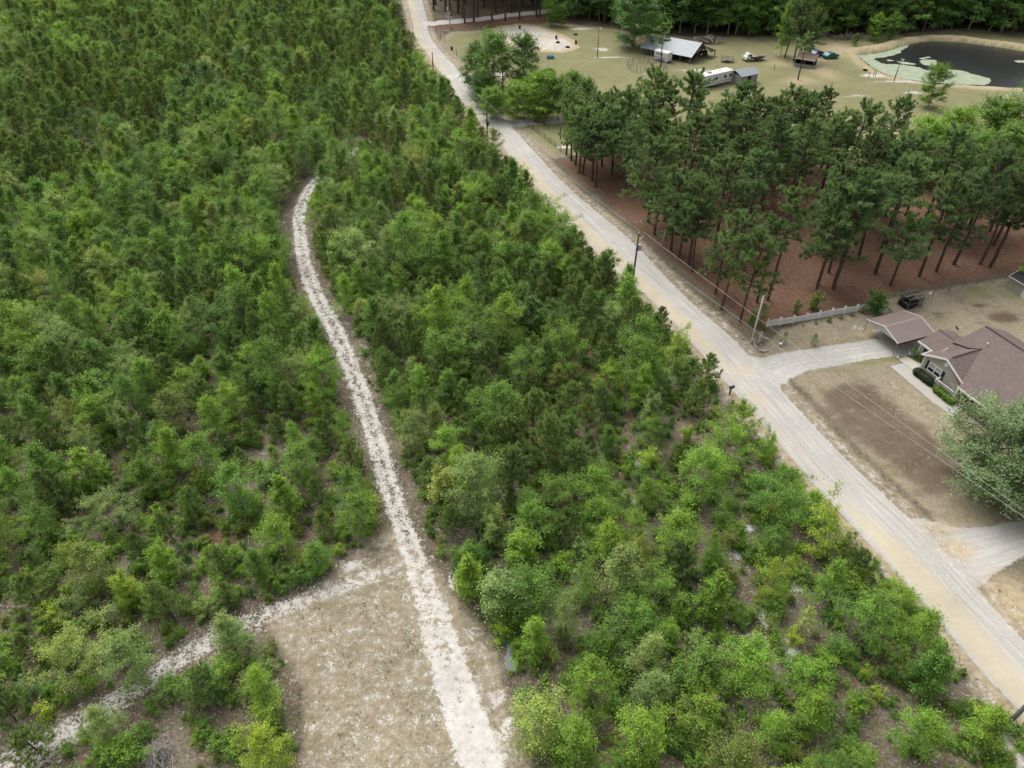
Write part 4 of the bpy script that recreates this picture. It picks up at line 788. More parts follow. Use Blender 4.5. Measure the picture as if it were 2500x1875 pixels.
p = G(2445, 1205); plant('silver_leaved_tree', SILVER, p[0], p[1], height_at((2445, 1205), (2440, 925)) / SILVER.top, GREEN['silver'], 'large silvery leaved tree overhanging the house porch and front yard', 'tree', None, squash=1.22)
# far wood: two rows of trees one can tell apart, then the mass behind them
EDGE = [(1045, 52), (1130, 60), (1230, 56), (1330, 44), (1430, 50), (1480, 66), (1580, 78), (1680, 86), (1780, 90), (1880, 92), (1960, 90), (2060, 88), (2200, 84), (2300, 74), (2400, 78), (2520, 92), (2640, 110)]
EW = GP(EDGE); es = np.concatenate([[0], np.cumsum(np.linalg.norm(np.diff(EW, axis=0), axis=1))])
mass = []
def epoint(s_): return np.array([np.interp(s_, es, EW[:, k]) for k in (0, 1)])
s_ = 1.0
while s_ < es[-1]:
    p0 = epoint(s_)
    for row in range(3):
        q = p0 + np.array([random.uniform(-1.5, 1.5), 2.0 + row * 5.5 + random.uniform(-1.2, 1.2)]); qx, qy = proj((*q, 0))
        if sdpoly(q[:1], q[1:], POND)[0] > -4: continue
        if abs(polyline(q[:1], q[1:], LANE, LANE_W)[0][0]) < 2.6: continue
        if polyline(q[:1], q[1:], RC, RCW)[0][0] < RCW[0] + 2: continue
        pinezone = qx < 1340
        spec = (TP, random.choice([1, 3, 1, 0]), random.uniform(1.15, 1.4), 'tallpine') if pinezone or random.random() < .12 else (BIG, random.choice([1, 2, 3, 3]), random.uniform(.95, 1.25), random.choice(['wood', 'wood', 'deep', 'mid']))
        if row < 2 and -40 < qx < 2540:
            big = spec[0] is BIG
            plant('forest_tree' if big else 'forest_pine', spec[0][spec[1]], q[0], q[1], spec[2], shade(spec[3]), (f'{ADJ.get(spec[3], "dark green")} forest tree at far wood edge, ' if big else 'tall dark forest pine at far wood edge, ') + where(q[0], q[1]), 'tree' if big else 'pine', 'trees along the far wood edge', squash=random.uniform(.9, 1.1))
        else: mass.append((q[0], q[1], spec[0], spec[1], spec[2], spec[3], ''))
    for row in range(3, 9):
        q = p0 + np.array([random.uniform(-2, 2), 2.0 + row * 6 + random.uniform(-1.5, 1.5)])
        if abs(polyline(q[:1], q[1:], LANE, LANE_W)[0][0]) < 2.6 or polyline(q[:1], q[1:], RC, RCW)[0][0] < RCW[0] + 2: continue
        pz = proj((*q, 0))[0] < 1340
        mass.append((q[0], q[1], TP if pz else BIG, random.randrange(4), random.uniform(1.1, 1.35), 'tallpine' if pz else random.choice(['wood', 'deep', 'wood', 'mid']), ''))
    s_ += random.uniform(3.6, 5.2)
# trees on the far side of the road beyond the thicket
for _ in range(260):
    q = np.array([random.uniform(-150, -25), random.uniform(285, 330)]); mass.append((q[0], q[1], BIG, random.randrange(4), random.uniform(.8, 1.1), random.choice(['wood', 'deep']), ''))
for bx, by, tx, ty in ((950, 50, 950, -60), (985, 120, 960, 40), (940, 100, 930, 10), (900, 80, 890, -10), (975, 85, 965, 0), (1003, 145, 1000, 70)):
    p = G(bx, by); lst, pi = (TP, 0) if random.random() < .5 else (BIG, 1)
    big = lst is BIG; plant('roadside_tree', lst[pi], p[0], p[1], max(.45, height_at((bx, by), (tx, ty)) / lst[pi].top), shade('mid' if big else 'tallpine'), f'{"leafy green" if big else "dark needled"} tree beside the road far end, base {where(p[0], p[1])}', 'tree', 'trees beside the far road')
PR2 = BIG + TP; pidx.update({id(p): i for i, p in enumerate(PR2)}); PR_old = PR; PR = PR2
scatter_list('far_woodland', mass, 'dark continuous woodland beyond the field and pond')
# ------------------------------------------------------------------ low growth: countable shrubs, then ground cover
cover = []; shrubs = []
cc = candidates(15000, -75, 50, 17, 110); qx, qy = proj(np.column_stack([cc, np.zeros(len(cc))]))
ok = (qx > -60) & (qx < 2560) & (qy < 1950)
ro, _, rw = polyline(cc[:, 0], cc[:, 1], RC, RCW); ok &= (ro < 0) & (-ro - rw > 1.2)
to, _, tw = polyline(cc[:, 0], cc[:, 1], TRACK, TRACK_W); ok &= np.abs(to) - tw > .8
so, _, sw = polyline(cc[:, 0], cc[:, 1], SPUR, SPUR_W); ok &= np.abs(so) - sw > .1
ok &= sdpoly(cc[:, 0], cc[:, 1], CLEARING) < -.3
ok &= np.hypot(cc[:, 0] - _bp[0], cc[:, 1] - _bp[1]) > 1.7
cc, qx, qy = cc[ok], qx[ok], qy[ok]
for p, a, b in zip(cc, qx, qy):
    den = control(a, b)[1]
    if random.random() < .62 and p[1] < 100:
        if len(shrubs) < 230 and p[1] < 52 and den < .92 and random.random() < .22 and -20 < a < 2520 and b < 1890 and all(math.hypot(p[0] - s[0], p[1] - s[1]) > 1.3 for s in shrubs): shrubs.append(p)
        else: cover.append(p)
for p in shrubs:
    cn = random.choice(['bright', 'mid', 'lime', 'bright', 'olive', 'pale']); k = SHR[random.randrange(3)]; sc = random.uniform(.6, 1.05)
    plant('shrub', k, p[0], p[1], sc, shade(cn), f'low {ADJ[cn]} shrub {side(p[0], p[1])}, {where(p[0], p[1], .5)}', 'shrub', 'low shrubs of the thicket', trunk='stem', crown='foliage')
PR = SHR; pidx.update({id(p): i for i, p in enumerate(SHR)})
scatter_list('undergrowth', [(p[0], p[1], SHR, random.randrange(3), random.uniform(.18, .62), random.choice(['bright', 'mid', 'olive', 'mid', 'deep']), '') for p in cover], 'low green undergrowth between the young trees')
# grass tufts of the clearing and verges
def tuft_mesh(name, seed, col, n=26):
    g = np.random.default_rng(seed); a = g.uniform(0, 6.28, n); r = g.uniform(0, .09, n); C = np.column_stack([np.cos(a) * r, np.sin(a) * r, np.zeros(n)]); D = np.column_stack([np.cos(a) * g.uniform(.2, .9, n), np.sin(a) * g.uniform(.2, .9, n), np.ones(n)]) * g.uniform(.10, .24, n)[:, None]
    S = np.column_stack([-np.sin(a), np.cos(a), np.zeros(n)]) * .012
    V = np.stack([C - S, C + S, C + D], 1).reshape(-1, 3); return mesh_np(name, V, [(np.arange(n * 3).reshape(-1, 3), 0)], [col], dict(tint=np.full(n * 3, .5), young=np.zeros(n * 3)))
TM = [tuft_mesh('tuft_dry', 1, plain('dry_blade', (.42, .36, .25), .9)), tuft_mesh('tuft_green', 2, plain('green_blade', (.30, .32, .14), .8)), tuft_mesh('tuft_pale', 3, plain('pale_blade', (.38, .31, .20), .9))]
gp = candidates(75000, -45, 50, 17, 90); a1 = sdpoly(gp[:, 0], gp[:, 1], CLEARING); a2 = sdpoly(gp[:, 0], gp[:, 1], YARD); ro, _, rw = polyline(gp[:, 0], gp[:, 1], RC, RCW); e = np.abs(ro) - rw
to, _, tw = polyline(gp[:, 0], gp[:, 1], TRACK, TRACK_W); do, _, dw = polyline(gp[:, 0], gp[:, 1], DRIVE, DRIVE_W); d2o, _, d2w = polyline(gp[:, 0], gp[:, 1], DRIVE2, DRIVE2_W)
ok = ((a1 > -.8) | ((e > .7) & (e < 2.4))) & (np.abs(to) - tw > .1) & (np.abs(do) - dw > .2) & (np.abs(d2o) - d2w > .3) & (e > .3)
pn = np.sin(gp[:, 0] * 1.3 + 2 * np.sin(gp[:, 1] * .7)) + np.sin(gp[:, 1] * 1.1 + 2 * np.sin(gp[:, 0] * .9)) + .8 * np.sin(gp[:, 0] * 3.1 + gp[:, 1] * 2.3)
gp = gp[ok & (pn + rng.normal(0, .5, len(gp)) > .55)]; n = len(gp)
scatter('grass_tufts', gp, zground(gp[:, 0], gp[:, 1]), np.column_stack([np.zeros(n), np.zeros(n), rng.uniform(0, 6.28, n)]), np.repeat(rng.uniform(.25, .7, n)[:, None], 3, 1), rng.choice(3, n, p=[.45, .3, .25]), np.tile([.2, .2, .1], (n, 1)), TM, 'short dry and green grass tufts on sandy ground', 'grass')

# ------------------------------------------------------------------ painted materials for the built things
WHITE = plain('white_paint', (.66, .66, .64), .5, var=.06); TRIM = plain('white_trim', (.72, .72, .70), .5, var=.08, scale=2)
SIDING = plain('taupe_siding', (.36, .335, .28), .65, var=.06, scale=1.5); CONC = plain('concrete', (.40, .385, .345), .9, var=.22, scale=1.6, dirt=(.24, .22, .19))
DARKG = plain('dark_green_paint', (.012, .045, .035), .5, var=.1); BLACK = plain('black_metal', (.018, .018, .02), .5, var=.2); RUBBER = plain('tyre_rubber', (.02, .02, .021), .9, var=.2)
STEEL = plain('galvanised_steel', (.45, .46, .47), .4, .6, var=.15); GREYM = plain('grey_metal', (.28, .29, .30), .5, .4, var=.15); POLEWOOD = bark_mat('creosoted_pole', (.055, .040, .030), (.125, .095, .07), 4)
OLDWOOD = bark_mat('weathered_timber', (.12, .105, .09), (.25, .225, .2), 4); BROWNM = plain('brown_metal_trim', (.075, .045, .04), .5, var=.15)
DARKIN = plain('dark_interior', (.012, .011, .010), .9, var=.3); TARP = plain('black_tarp', (.022, .023, .026), .6, var=.3); REDP = plain('red_paint', (.42, .03, .025), .5, var=.1)
def glass_mat(name, col, rough=.08):
    m, nt = newmat(name); s = NT(nt); s.finish(col, rough, .5); return m
GLASS = glass_mat('window_glass', (.03, .034, .04)); GLASSL = glass_mat('pale_glass', (.30, .31, .31), .25)  # upper panes take a paler, rougher glass than the lower ones
def shingle_mat(name, swap):
    m, nt = newmat(name); s = NT(nt); tc = s.n('ShaderNodeTexCoord').outputs['Object']; sp = s.n('ShaderNodeSeparateXYZ', Vector=tc)
    a, b = (sp.outputs[1], sp.outputs[0]) if swap else (sp.outputs[0], sp.outputs[1])
    v = s.n('ShaderNodeCombineXYZ', X=a, Y=b)
    br = s.n('ShaderNodeTexBrick', Vector=v, Scale=1.0); br.inputs['Color1'].default_value = (.150, .119, .106, 1); br.inputs['Color2'].default_value = (.110, .087, .079, 1); br.inputs['Mortar'].default_value = (.062, .048, .046, 1)
    br.inputs['Mortar Size'].default_value = .012; br.inputs['Brick Width'].default_value = .42; br.inputs['Row Height'].default_value = .17; br.inputs['Bias'].default_value = .1
    n = s.noise(tc, 3.0, 4, .6); n2 = s.noise(tc, .5, 3)
    c = s.mix(s.math('MULTIPLY', n, .55), br.outputs[0], (.165, .13, .123)); c = s.mix(s.math('MULTIPLY', s.step(n2, .45, .7), .25), c, (.095, .076, .073))
    s.finish(c, .92, .15, 0, br.outputs[1], .015, -.6); return m
SHIN, SHINX = shingle_mat('shingles', False), shingle_mat('shingles_cross', True)
def ribbed(name, col):
    return plain(name, col, .42, .15, var=.07, scale=1.2)
CPROOF = ribbed('carport_roof_metal', (.285, .225, .21)); BARNROOF = ribbed('barn_roof_metal', (.25, .275, .30))

# ------------------------------------------------------------------ house
th = R(158.34); rzh = math.atan2(math.cos(th), math.sin(th)); HO = (50.327, 67.752, 0.0)
W_, zE, zA_, mA, mB, zM, wA, wB, zW, wF, pE = 5.45, 2.373, 3.812, .122, 8.287, 4.58, -2.466, 4.2, 3.384, 1.319, -1.097
END = 13.0; zP = zE - .1; slm = (zM - zP) / (mB - pE)
house = thing('house', HO, rzh, 'taupe sided house with brown shingle roof beside the carport', 'house')
def pm(a, b): return (a, b, zP + (b - pE) * slm)
gs = (zA_ - zE) / (W_ / 2 + .3)
roof = MB().slab([pm(W_ + .3, pE), pm(END, pE), pm(END, mB), pm(mA, mB), pm(mA, 3.6), pm(1.82, 4.25), pm(W_ / 2, 5.2), pm(W_ + .3, -.7)], .12)
roof.slab([(mA, mB, zM), (END, mB, zM), (END, mB + 4.6, 2.6), (mA, mB + 4.6, 2.6)], .12)
roof.slab([(wA, wF, zE), (-.3, wF, zE), (1.82, wB, zW), (wA, wB, zW)], .12); roof.slab([(wA, wB, zW), (mA, wB, zW), (mA, 6.9, 2.45), (wA, 6.9, 2.45)], .12)
roof = roof.build('roof', SHIN, house)
MB().slab([(W_ / 2, -.3, zA_), (-.3, -.3, zE), (-.3, wF, zE), (1.82, wB, zE + gs * 2.12), (W_ / 2, 5.2, zA_)], .12).build('front_gable_slope', SHINX, roof)
MB().slab([(W_ / 2, -.3, zA_ + .003), (W_ / 2, 5.2, zA_ + .003), (W_ + .3, -.7, zE + .003), (W_ + .3, -.3, zE + .003)], .12).build('front_gable_slope', SHINX, roof)
rc = MB()
rc.bar((mA, mB, zM + .02), (END, mB, zM + .02), .26, .05); rc.build('ridge_cap', plain('ridge_shingle', (.06, .042, .042), .9), roof)
MB().bar((W_ / 2, .6, zA_ + .02), (W_ / 2, 5.2, zA_ + .02), .2, .045).build('ridge_cap', plain('ridge_shingle', (.06, .042, .042), .9), roof)
MB().bar((wA, wB, zW + .02), (1.6, wB, zW + .02), .2, .04).build('ridge_cap', plain('ridge_shingle_brown', (.13, .09, .085), .9), roof)
for a, b, z in ((2.6, 6.0, pm(0, 6.0)[2]), (8.5, 6.9, pm(0, 6.9)[2])):
    MB().tube([(a, b, z - .1), (a, b, z + .28)], .07, 10).tube([(a, b, z + .28), (a, b, z + .36)], .10, 10).build('roof_vent', WHITE, roof)
wl = MB()
wl.add([(0, 0, 0), (W_, 0, 0), (W_, 0, zE + .08), (W_ / 2, 0, zA_ - .14), (0, 0, zE + .08), (0, 4.8, 0), (W_, 4.8, 0), (W_, 4.8, zE + .08), (W_ / 2, 4.8, zA_ - .14), (0, 4.8, zE + .08)], [(0, 1, 2, 3, 4), (5, 9, 8, 7, 6), (0, 4, 9, 5), (1, 6, 7, 2)])
wl.box((wA + .25, wF + .3, 0), (0, 6.6, zE - .1))
wl.add([(wA + .25, wF + .3, zE - .1), (wA + .25, 6.6, zE - .1), (wA + .25, wB, zW - .16), (wA + .35, wF + .3, zE - .1), (wA + .35, 6.6, zE - .1), (wA + .35, wB, zW - .16)], [(0, 1, 2), (3, 5, 4), (0, 2, 5, 3), (1, 4, 5, 2)])
wl.box((mA + .2, 4.6, 0), (END, mB + 4.3, 2.5)); wl.box((W_ + .02, 1.3, 0), (END, 4.6, 2.6))
wl.add([(mA + .2, 1.0, 2.4), (mA + .2, mB + 4.3, 2.4), (mA + .2, mB, zM - .16), (mA + .32, 1.0, 2.4), (mA + .32, mB + 4.3, 2.4), (mA + .32, mB, zM - .16)], [(0, 1, 2), (3, 5, 4), (0, 2, 5, 3), (1, 4, 5, 2)])
wall = wl.build('wall', SIDING, house)
sb = MB(); z = .35
while z < zA_ - .35:                                       # lapped boards of the front gable
    half = lambda zz: W_ / 2 if zz < zE else max(.05, (zA_ - .14 - zz) / (zA_ - .14 - zE - .08) * W_ / 2)
    h0, h1 = half(z), half(z + .17); c = W_ / 2
    sb.add([(c - h0, -.035, z), (c + h0, -.035, z), (c + h1, -.008, z + .17), (c - h1, -.008, z + .17), (c - h0, -.001, z), (c + h0, -.001, z)], [(0, 1, 2, 3), (4, 5, 1, 0)]); z += .17
tag(sb.build('siding', SIDING, wall), kind='stuff')
for p, q in (((W_ / 2, -.32, zA_ - .02), (-.34, -.32, zE - .04)), ((W_ / 2, -.32, zA_ - .02), (W_ + .34, -.32, zE - .04)), ((-.33, -.3, zE - .05), (-.33, wF, zE - .05)), ((wA - .03, wF - .03, zE - .05), (-.33, wF - .03, zE - .05)), ((W_ + .34, pE - .03, zP - .05), (END, pE - .03, zP - .05))):
    MB().bar(p, q, .08, .22).build('fascia', TRIM, house)
win = MB(); x0, x1, y0, y1 = .95, 2.75, .85, 2.02; xm = (x0 + x1) / 2
for p, q, w2 in (((x0, y0), (x0, y1), .09), ((x1, y0), (x1, y1), .09), ((xm, y0), (xm, y1), .13), ((x0 - .04, y1), (x1 + .04, y1), .09), ((x0 - .04, y0), (x1 + .04, y0), .11), ((x0, (y0 + y1) / 2), (x1, (y0 + y1) / 2), .05)):
    win.bar((p[0], -.07, p[1]), (q[0], -.07, q[1]), .07, w2) if p[0] != q[0] else win.box((p[0] - w2 / 2, -.105, p[1]), (p[0] + w2 / 2, -.035, q[1]))
win = win.build('window', TRIM, house)
for i, (a, b) in enumerate(((x0, xm), (xm, x1))):
    for z0, z1_, mt in ((y0, (y0 + y1) / 2, GLASS), ((y0 + y1) / 2, y1, GLASSL)): MB().box((a + .05, -.06, z0 + .03), (b - .05, -.045, z1_ - .03)).build('pane', mt, win)
for a in (x0 - .42, x1 + .08):
    sh_ = MB().box((a, -.085, y0), (a + .34, -.04, y1 + .02)); sh_ = sh_.build('shutter', DARKG, house)
    for k in range(10): MB().bar((a + .04, -.095, y0 + .1 + k * .11), (a + .30, -.095, y0 + .1 + k * .11), .02, .05).build('slat', DARKG, sh_)
an = np.linspace(0, 2 * math.pi, 21)[:-1]; MB().prism([(W_ / 2 + .12 + .26 * math.cos(t), 3.0 + .26 * math.sin(t)) for t in an], .03, .08, lambda x, y, z: (x, -z, y)).build('gable_vent', TRIM, house)
MB().box((wA + .9, wF + .25, .5), (wA + 1.5, wF + .31, 1.9)).build('side_window', GLASS, house)
for k, a in enumerate((wA + .3, -1.0)): MB().box((a, wF + .22, 0), (a + .1, wF + .32, zE - .1)).build('corner_trim', TRIM, house)
MB().box((0 - .02, -.05, 0), (.1, .06, zE)).build('corner_trim', TRIM, house)
MB().box((3.0, -.95, 0), (END, 0, .3)).box((W_ + .05, 0, 0), (END, 1.3, .3)).build('porch_floor', plain('porch_boards', (.12, .08, .07), .8), house)
MB().box((W_ + .25, pE + .25, .3), (W_ + .45, pE + .45, zP)).build('porch_post', TRIM, house); MB().box((9.2, pE + .25, .3), (9.4, pE + .45, zP)).build('porch_post', TRIM, house)
rl = MB().bar((3.0, -.85, 1.2), (W_ + .3, -.85, 1.2), .09, .06).bar((3.0, -.85, .42), (W_ + .3, -.85, .42), .06, .06).bar((3.0, -.85, 1.2), (3.0, 0, 1.2), .09, .06).bar((3.0, -.85, .42), (3.0, 0, .42), .06, .06).box((2.93, -.92, .3), (3.07, -.78, 1.28)).build('porch_railing', TRIM, house)
for k in range(19): MB().box((3.15 + k * .135, -.87, .42), (3.19 + k * .135, -.83, 1.2)).build('baluster', TRIM, rl)
for k in range(5): MB().box((2.98, -.75 + k * .15, .42), (3.02, -.71 + k * .15, 1.2)).build('baluster', TRIM, rl)
MB().box((W_ + .35, pE - .7, 0), (W_ + 2.2, pE + .1, .16)).build('porch_step', CONC, house)
# satellite dish on its pole behind the wing
dp = G(2323, 826); sat = thing('satellite_dish', (*dp, zg(*dp)), rzh, 'small black satellite dish on a post behind the house wing', 'dish')
MB().tube([(0, 0, 0), (0, 0, 1.5)], .035, 8).build('pole', STEEL, sat)
dv = []; df = []
for i in range(5):
    for j in range(16): r_ = .42 * i / 4; t = j * math.pi / 8; dv.append((r_ * math.cos(t), r_ * math.sin(t) * .92, .28 * (r_ / .42) ** 2 * .42))
for i in range(4):
    for j in range(16): df.append((i * 16 + j, i * 16 + (j + 1) % 16, (i + 1) * 16 + (j + 1) % 16, (i + 1) * 16 + j))
ob = MB().add(dv, df).build('dish', BLACK, sat, (0, 0, 1.55), smooth=True); ob.rotation_euler = (R(-50), R(20), 0)
MB().bar((0, 0, 1.55), (.3, .35, 1.85), .03).box((.24, .3, 1.8), (.4, .44, 1.95)).build('receiver_arm', WHITE, sat)

# ------------------------------------------------------------------ carport
thc = R(159.52); rzc = math.atan2(math.cos(thc), math.sin(thc)); Wc, Lc, ce, ca = 5.492, 5.898, 2.03, 2.838
cp = thing('carport', (46.251, 75.61, 0), rzc, 'open metal carport with ribbed brown gable roof at the driveway end', 'carport')
for sgn, nm in ((0, 0), (1, 1)):
    xe = 0 if sgn == 0 else Wc
    pnl = MB().slab([(Wc / 2, 0, ca), (xe, 0, ce), (xe, Lc, ce), (Wc / 2, Lc, ca)], .04).build('roof_panel', CPROOF, cp)
    for k in range(1, 12):
        t = k / 12; x = Wc / 2 + (xe - Wc / 2) * t; z = ca + (ce - ca) * t
        MB().bar((x, .02, z + .02), (x, Lc - .02, z + .02), .06, .05).build('rib', CPROOF, pnl)
MB().add([(.05, .04, ce - .02), (Wc - .05, .04, ce - .02), (Wc / 2, .04, ca - .05), (.05, .07, ce - .02), (Wc - .05, .07, ce - .02), (Wc / 2, .07, ca - .05)], [(0, 1, 2), (3, 5, 4), (0, 3, 4, 1), (1, 4, 5, 2), (2, 5, 3, 0)]).build('gable_panel', plain('grey_panel', (.42, .42, .40), .6), cp)
MB().add([(.05, Lc - .04, ce - .02), (Wc - .05, Lc - .04, ce - .02), (Wc / 2, Lc - .04, ca - .05), (.05, Lc - .07, ce - .02), (Wc - .05, Lc - .07, ce - .02), (Wc / 2, Lc - .07, ca - .05)], [(0, 2, 1), (3, 4, 5), (0, 1, 4, 3), (1, 2, 5, 4), (2, 0, 3, 5)]).build('gable_panel', plain('grey_panel', (.42, .42, .40), .6), cp)
for y in (-.03, Lc + .03):
    for a, b in (((0, y, ce), (Wc / 2, y, ca)), ((Wc, y, ce), (Wc / 2, y, ca))): MB().bar(a, b, .06, .12).build('edge_trim', TRIM, cp)
for x in (0, Wc): MB().box((x - .03, .05, ce - .3), (x + .03, Lc - .05, ce - .04)).build('side_trim', BROWNM, cp)
for x in (.1, Wc - .1):
    for y in (.1, Lc / 2, Lc - .1): MB().tube([(x, y, -.05), (x, y, ce)], .04, 8).build('post', GREYM, cp)
slab_p = [(.2, 1.2), (Wc - .1, 1.0), (Wc - .1, Lc), (.2, Lc)]; MB().prism(slab_p, 0, .06).build('carport_slab', CONC, None, (46.251, 75.61, .02), rzc)['kind'] = 'structure'
def slabpoly(name, pts, z=.07, mat=CONC):
    q = GP(pts); o = MB().prism([(float(a), float(b)) for a, b in q], -.05, z).build(name, mat); o['kind'] = 'structure'; return o
slabpoly('walkway', [(2172, 895), (2206, 888), (2262, 932), (2342, 1003), (2324, 1023), (2250, 960)])
slabpoly('walkway', [(2190, 878), (2213, 871), (2249, 893), (2228, 904), (2208, 889)], .085, plain('pale_concrete', (.46, .44, .37), .9, var=.12))

# ------------------------------------------------------------------ clipped hedges and garden plants
def hedge(name, a, b, wd, ht, cn, label, seed, n=5200):
    A, B = G(*a), G(*b); L = float(np.linalg.norm(B - A)); g = np.random.default_rng(seed); p = Proto(name, [M_LEAF], M_BARK)
    u = g.normal(size=(n, 3)); u /= np.linalg.norm(u, axis=1)[:, None]; u = np.sign(u) * np.abs(u) ** .6; k = g.uniform(.82, 1.03, n)[:, None] * (1 + .05 * np.sin(u[:, :1] * 9))
    C = u * k * np.array([L / 2, wd / 2, ht * .52]) + [0, 0, ht * .5]; C[:, 2] = np.abs(C[:, 2])
    t = np.clip(.5 + g.normal(0, .2, n), 0, 1); V, F, t4, y4 = leaves(C, u + g.normal(0, .4, (n, 3)), .10, .075, g, t, np.clip(g.normal(.2, .2, n), 0, 1)); p.leaf(V, F, t4, y4)
    for x in np.linspace(-L * .4, L * .4, 5): p.wood(np.array([(x, 0, 0), (x + .1, .05, ht * .7)]), np.array([.03, .012]), 5)
    p.done(); M = (A + B) / 2; ang = math.atan2(*(B - A)[::-1])
    o = thing(name, (*M, zg(*M)), ang, label, 'hedge'); c = obj('foliage', p.crown, o); c['tcol'] = list(cn); obj('stem', p.trunk, o)
    co = MB(); m = [(L * .44 * math.cos(t), wd * .40 * math.sin(t)) for t in np.linspace(0, 6.283, 15)[:-1]]; co.prism(m, .05, ht * .86).build('inner_core', plain('hedge_core', (.02, .028, .014), .9), o)  # solid near-black core inside the leaf shell
hedge('clipped_hedge', (2228, 908), (2276, 946), 1.05, .95, (.035, .060, .030), 'dark rounded clipped hedge under the house window', 5)
hedge('clipped_hedge', (2276, 950), (2326, 992), 1.05, .85, (.13, .235, .022), 'bright green clipped hedge in front of the porch railing', 6)
def gplant(px_, py_, proto, h, cn, label, cat='shrub', name='garden_shrub', wd=1.0):
    p = G(px_, py_); return plant(name, proto, p[0], p[1], h / proto.top, shade(cn, amt=.06), label, cat, None, squash=wd, trunk='stem', crown='foliage')
gplant(2281, 930, SHR[0], .7, 'deep', 'small dark bush between the two clipped hedges')
gplant(2232, 872, SHR[2], 1.5, 'deep', 'leafy shrub at the house corner by the carport'); gplant(2245, 882, SHR[1], .8, 'mid', 'low planting in the bed by the wing wall')
gplant(2132, 762, SAP[1], 3.6, 'deep', 'bushy dark tree at the end of the lattice fence', 'tree', 'garden_tree', 1.5)
gplant(1983, 842, BL[0], 1.9, 'mid', 'small round topped tree in the side yard', 'tree', 'garden_tree', .7); gplant(1912, 838, SAP[0], 1.9, 'pale', 'thin sapling beside the white swan planter', 'sapling', 'garden_tree', .8)
gplant(1985, 752, SAP[1], 3.0, 'olive', 'olive bush on pine straw behind the lattice fence', 'shrub', 'garden_tree', 1.2); gplant(1942, 765, SAP[1], 2.2, 'olive', 'smaller thin bush on pine straw behind lattice fence', 'shrub', 'garden_tree', 1.0)
gplant(1855, 792, BL[3], 3.6, 'olive', 'leafy bush hiding the roadside end of lattice fence', 'tree', 'garden_tree', .9); gplant(1832, 795, BL[5], 2.6, 'mid', 'low green bush beside the white meter pole', 'shrub', 'garden_tree', .9)
for i, (x, y, s) in enumerate(((1866, 806, .8), (1928, 800, .35), (1960, 797, .35), (1992, 792, .5), (2023, 785, .9), (2052, 778, .8), (2080, 772, .8), (2105, 764, .9))):
    gplant(x, y, SHR[i % 3], s, 'olive', f'{"tiny" if s < .55 else "round"} bush along lattice fence, {["first", "second", "third", "fourth", "fifth", "sixth", "seventh", "eighth"][i]} from the road')
for x, y, lb in ((2497, 1890, 0), (2420, 1840, 0)): pass
gplant(2428, 1868, SHR[2], 1.7, 'mid', 'bright bush at the foot of the nearest utility pole')
gplant(1405, 300, SHR[2], 1.6, 'olive', 'brownish bush beside the field drive gate'); gplant(1310, 300, SHR[2], 2.0, 'olive', 'twiggy brown bush inside chain link fence corner')
gplant(1330, 303, SHR[2], 2.2, 'olive', 'second twiggy bush inside the chain link fence corner')

# ------------------------------------------------------------------ dog pen, shed, fence
pen = thing('wire_dog_pen', (53.512, 82.031, zg(53.5, 82)), math.atan2(math.cos(2.805), math.sin(2.805)), 'black wire dog pen with grey framed top behind the carport', 'dog pen')
PW, PL, PZ = 1.661, 2.606, 1.772
fr_ = MB()
for x in (0, PW):
    for y in (0, PL): fr_.tube([(x, y, 0), (x, y, PZ)], .025, 6)
for z in (.05, PZ * .5):
    for a, b in (((0, 0), (PW, 0)), ((PW, 0), (PW, PL)), ((PW, PL), (0, PL)), ((0, PL), (0, 0))): fr_.tube([(*a, z), (*b, z)], .02, 6)
fr_.build('frame', GREYM, pen)
tp_ = MB()
for y in np.linspace(0, PL, 5): tp_.tube([(0, y, PZ), (PW, y, PZ)], .022, 6)
for x in (0, PW / 2, PW): tp_.tube([(x, 0, PZ + .004), (x, PL, PZ + .004)], .028, 6)
tp_.build('roof_frame', STEEL, pen)
for nm, a, b in (('wire_panel', (0, 0), (PW, 0)), ('wire_panel', (PW, 0), (PW, PL)), ('wire_panel', (PW, PL), (0, PL)), ('wire_panel', (0, PL), (0, 0))):
    m = MB(); a = np.array(a); b = np.array(b); L = np.linalg.norm(b - a)
    for t in np.arange(.06, L, .11): q = a + (b - a) * t / L; m.bar((*q, .05), (*q, PZ), .012)
    for z in np.arange(.1, PZ, .12): m.bar((*a, z), (*b, z), .012)
    m.build(nm, BLACK, pen)
MB().box((.03, .03, .02), (PW - .03, .05, .85)).box((.03, .03, .02), (.05, PL - .03, .85)).build('shade_cloth', TARP, pen)
MB().box((PW - .05, .2, .05), (PW - .03, 1.3, 1.5)).build('gate', TARP, pen); MB().box((.2, 1.5, .02), (1.2, 2.4, .7)).build('dog_house', DARKIN, pen)
p = G(2463, 690); sh = thing('garden_shed', (*G(2455, 705), 0), rzh, 'grey sided shed with dark roof at the frame edge', 'shed')
MB().box((0, 0, 0), (4.2, 3.2, 2.0)).build('wall', SIDING, sh); MB().slab([(-.25, -.25, 2.05), (4.45, -.25, 2.05), (4.45, 1.6, 2.75), (-.25, 1.6, 2.75)], .08).slab([(-.25, 1.6, 2.75), (4.45, 1.6, 2.75), (4.45, 3.45, 2.05), (-.25, 3.45, 2.05)], .08).build('roof', plain('dark_shingle', (.04, .038, .042), .9), sh)
MB().bar((-.27, -.28, 2.0), (4.47, -.28, 2.0), .05, .13).bar((-.28, -.25, 2.0), (-.28, 1.6, 2.72), .05, .12).bar((-.28, 3.45, 2.0), (-.28, 1.6, 2.72), .05, .12).build('fascia', TRIM, sh); MB().box((2.3, -.04, .05), (3.3, 0, 1.8)).build('door', TRIM, sh)
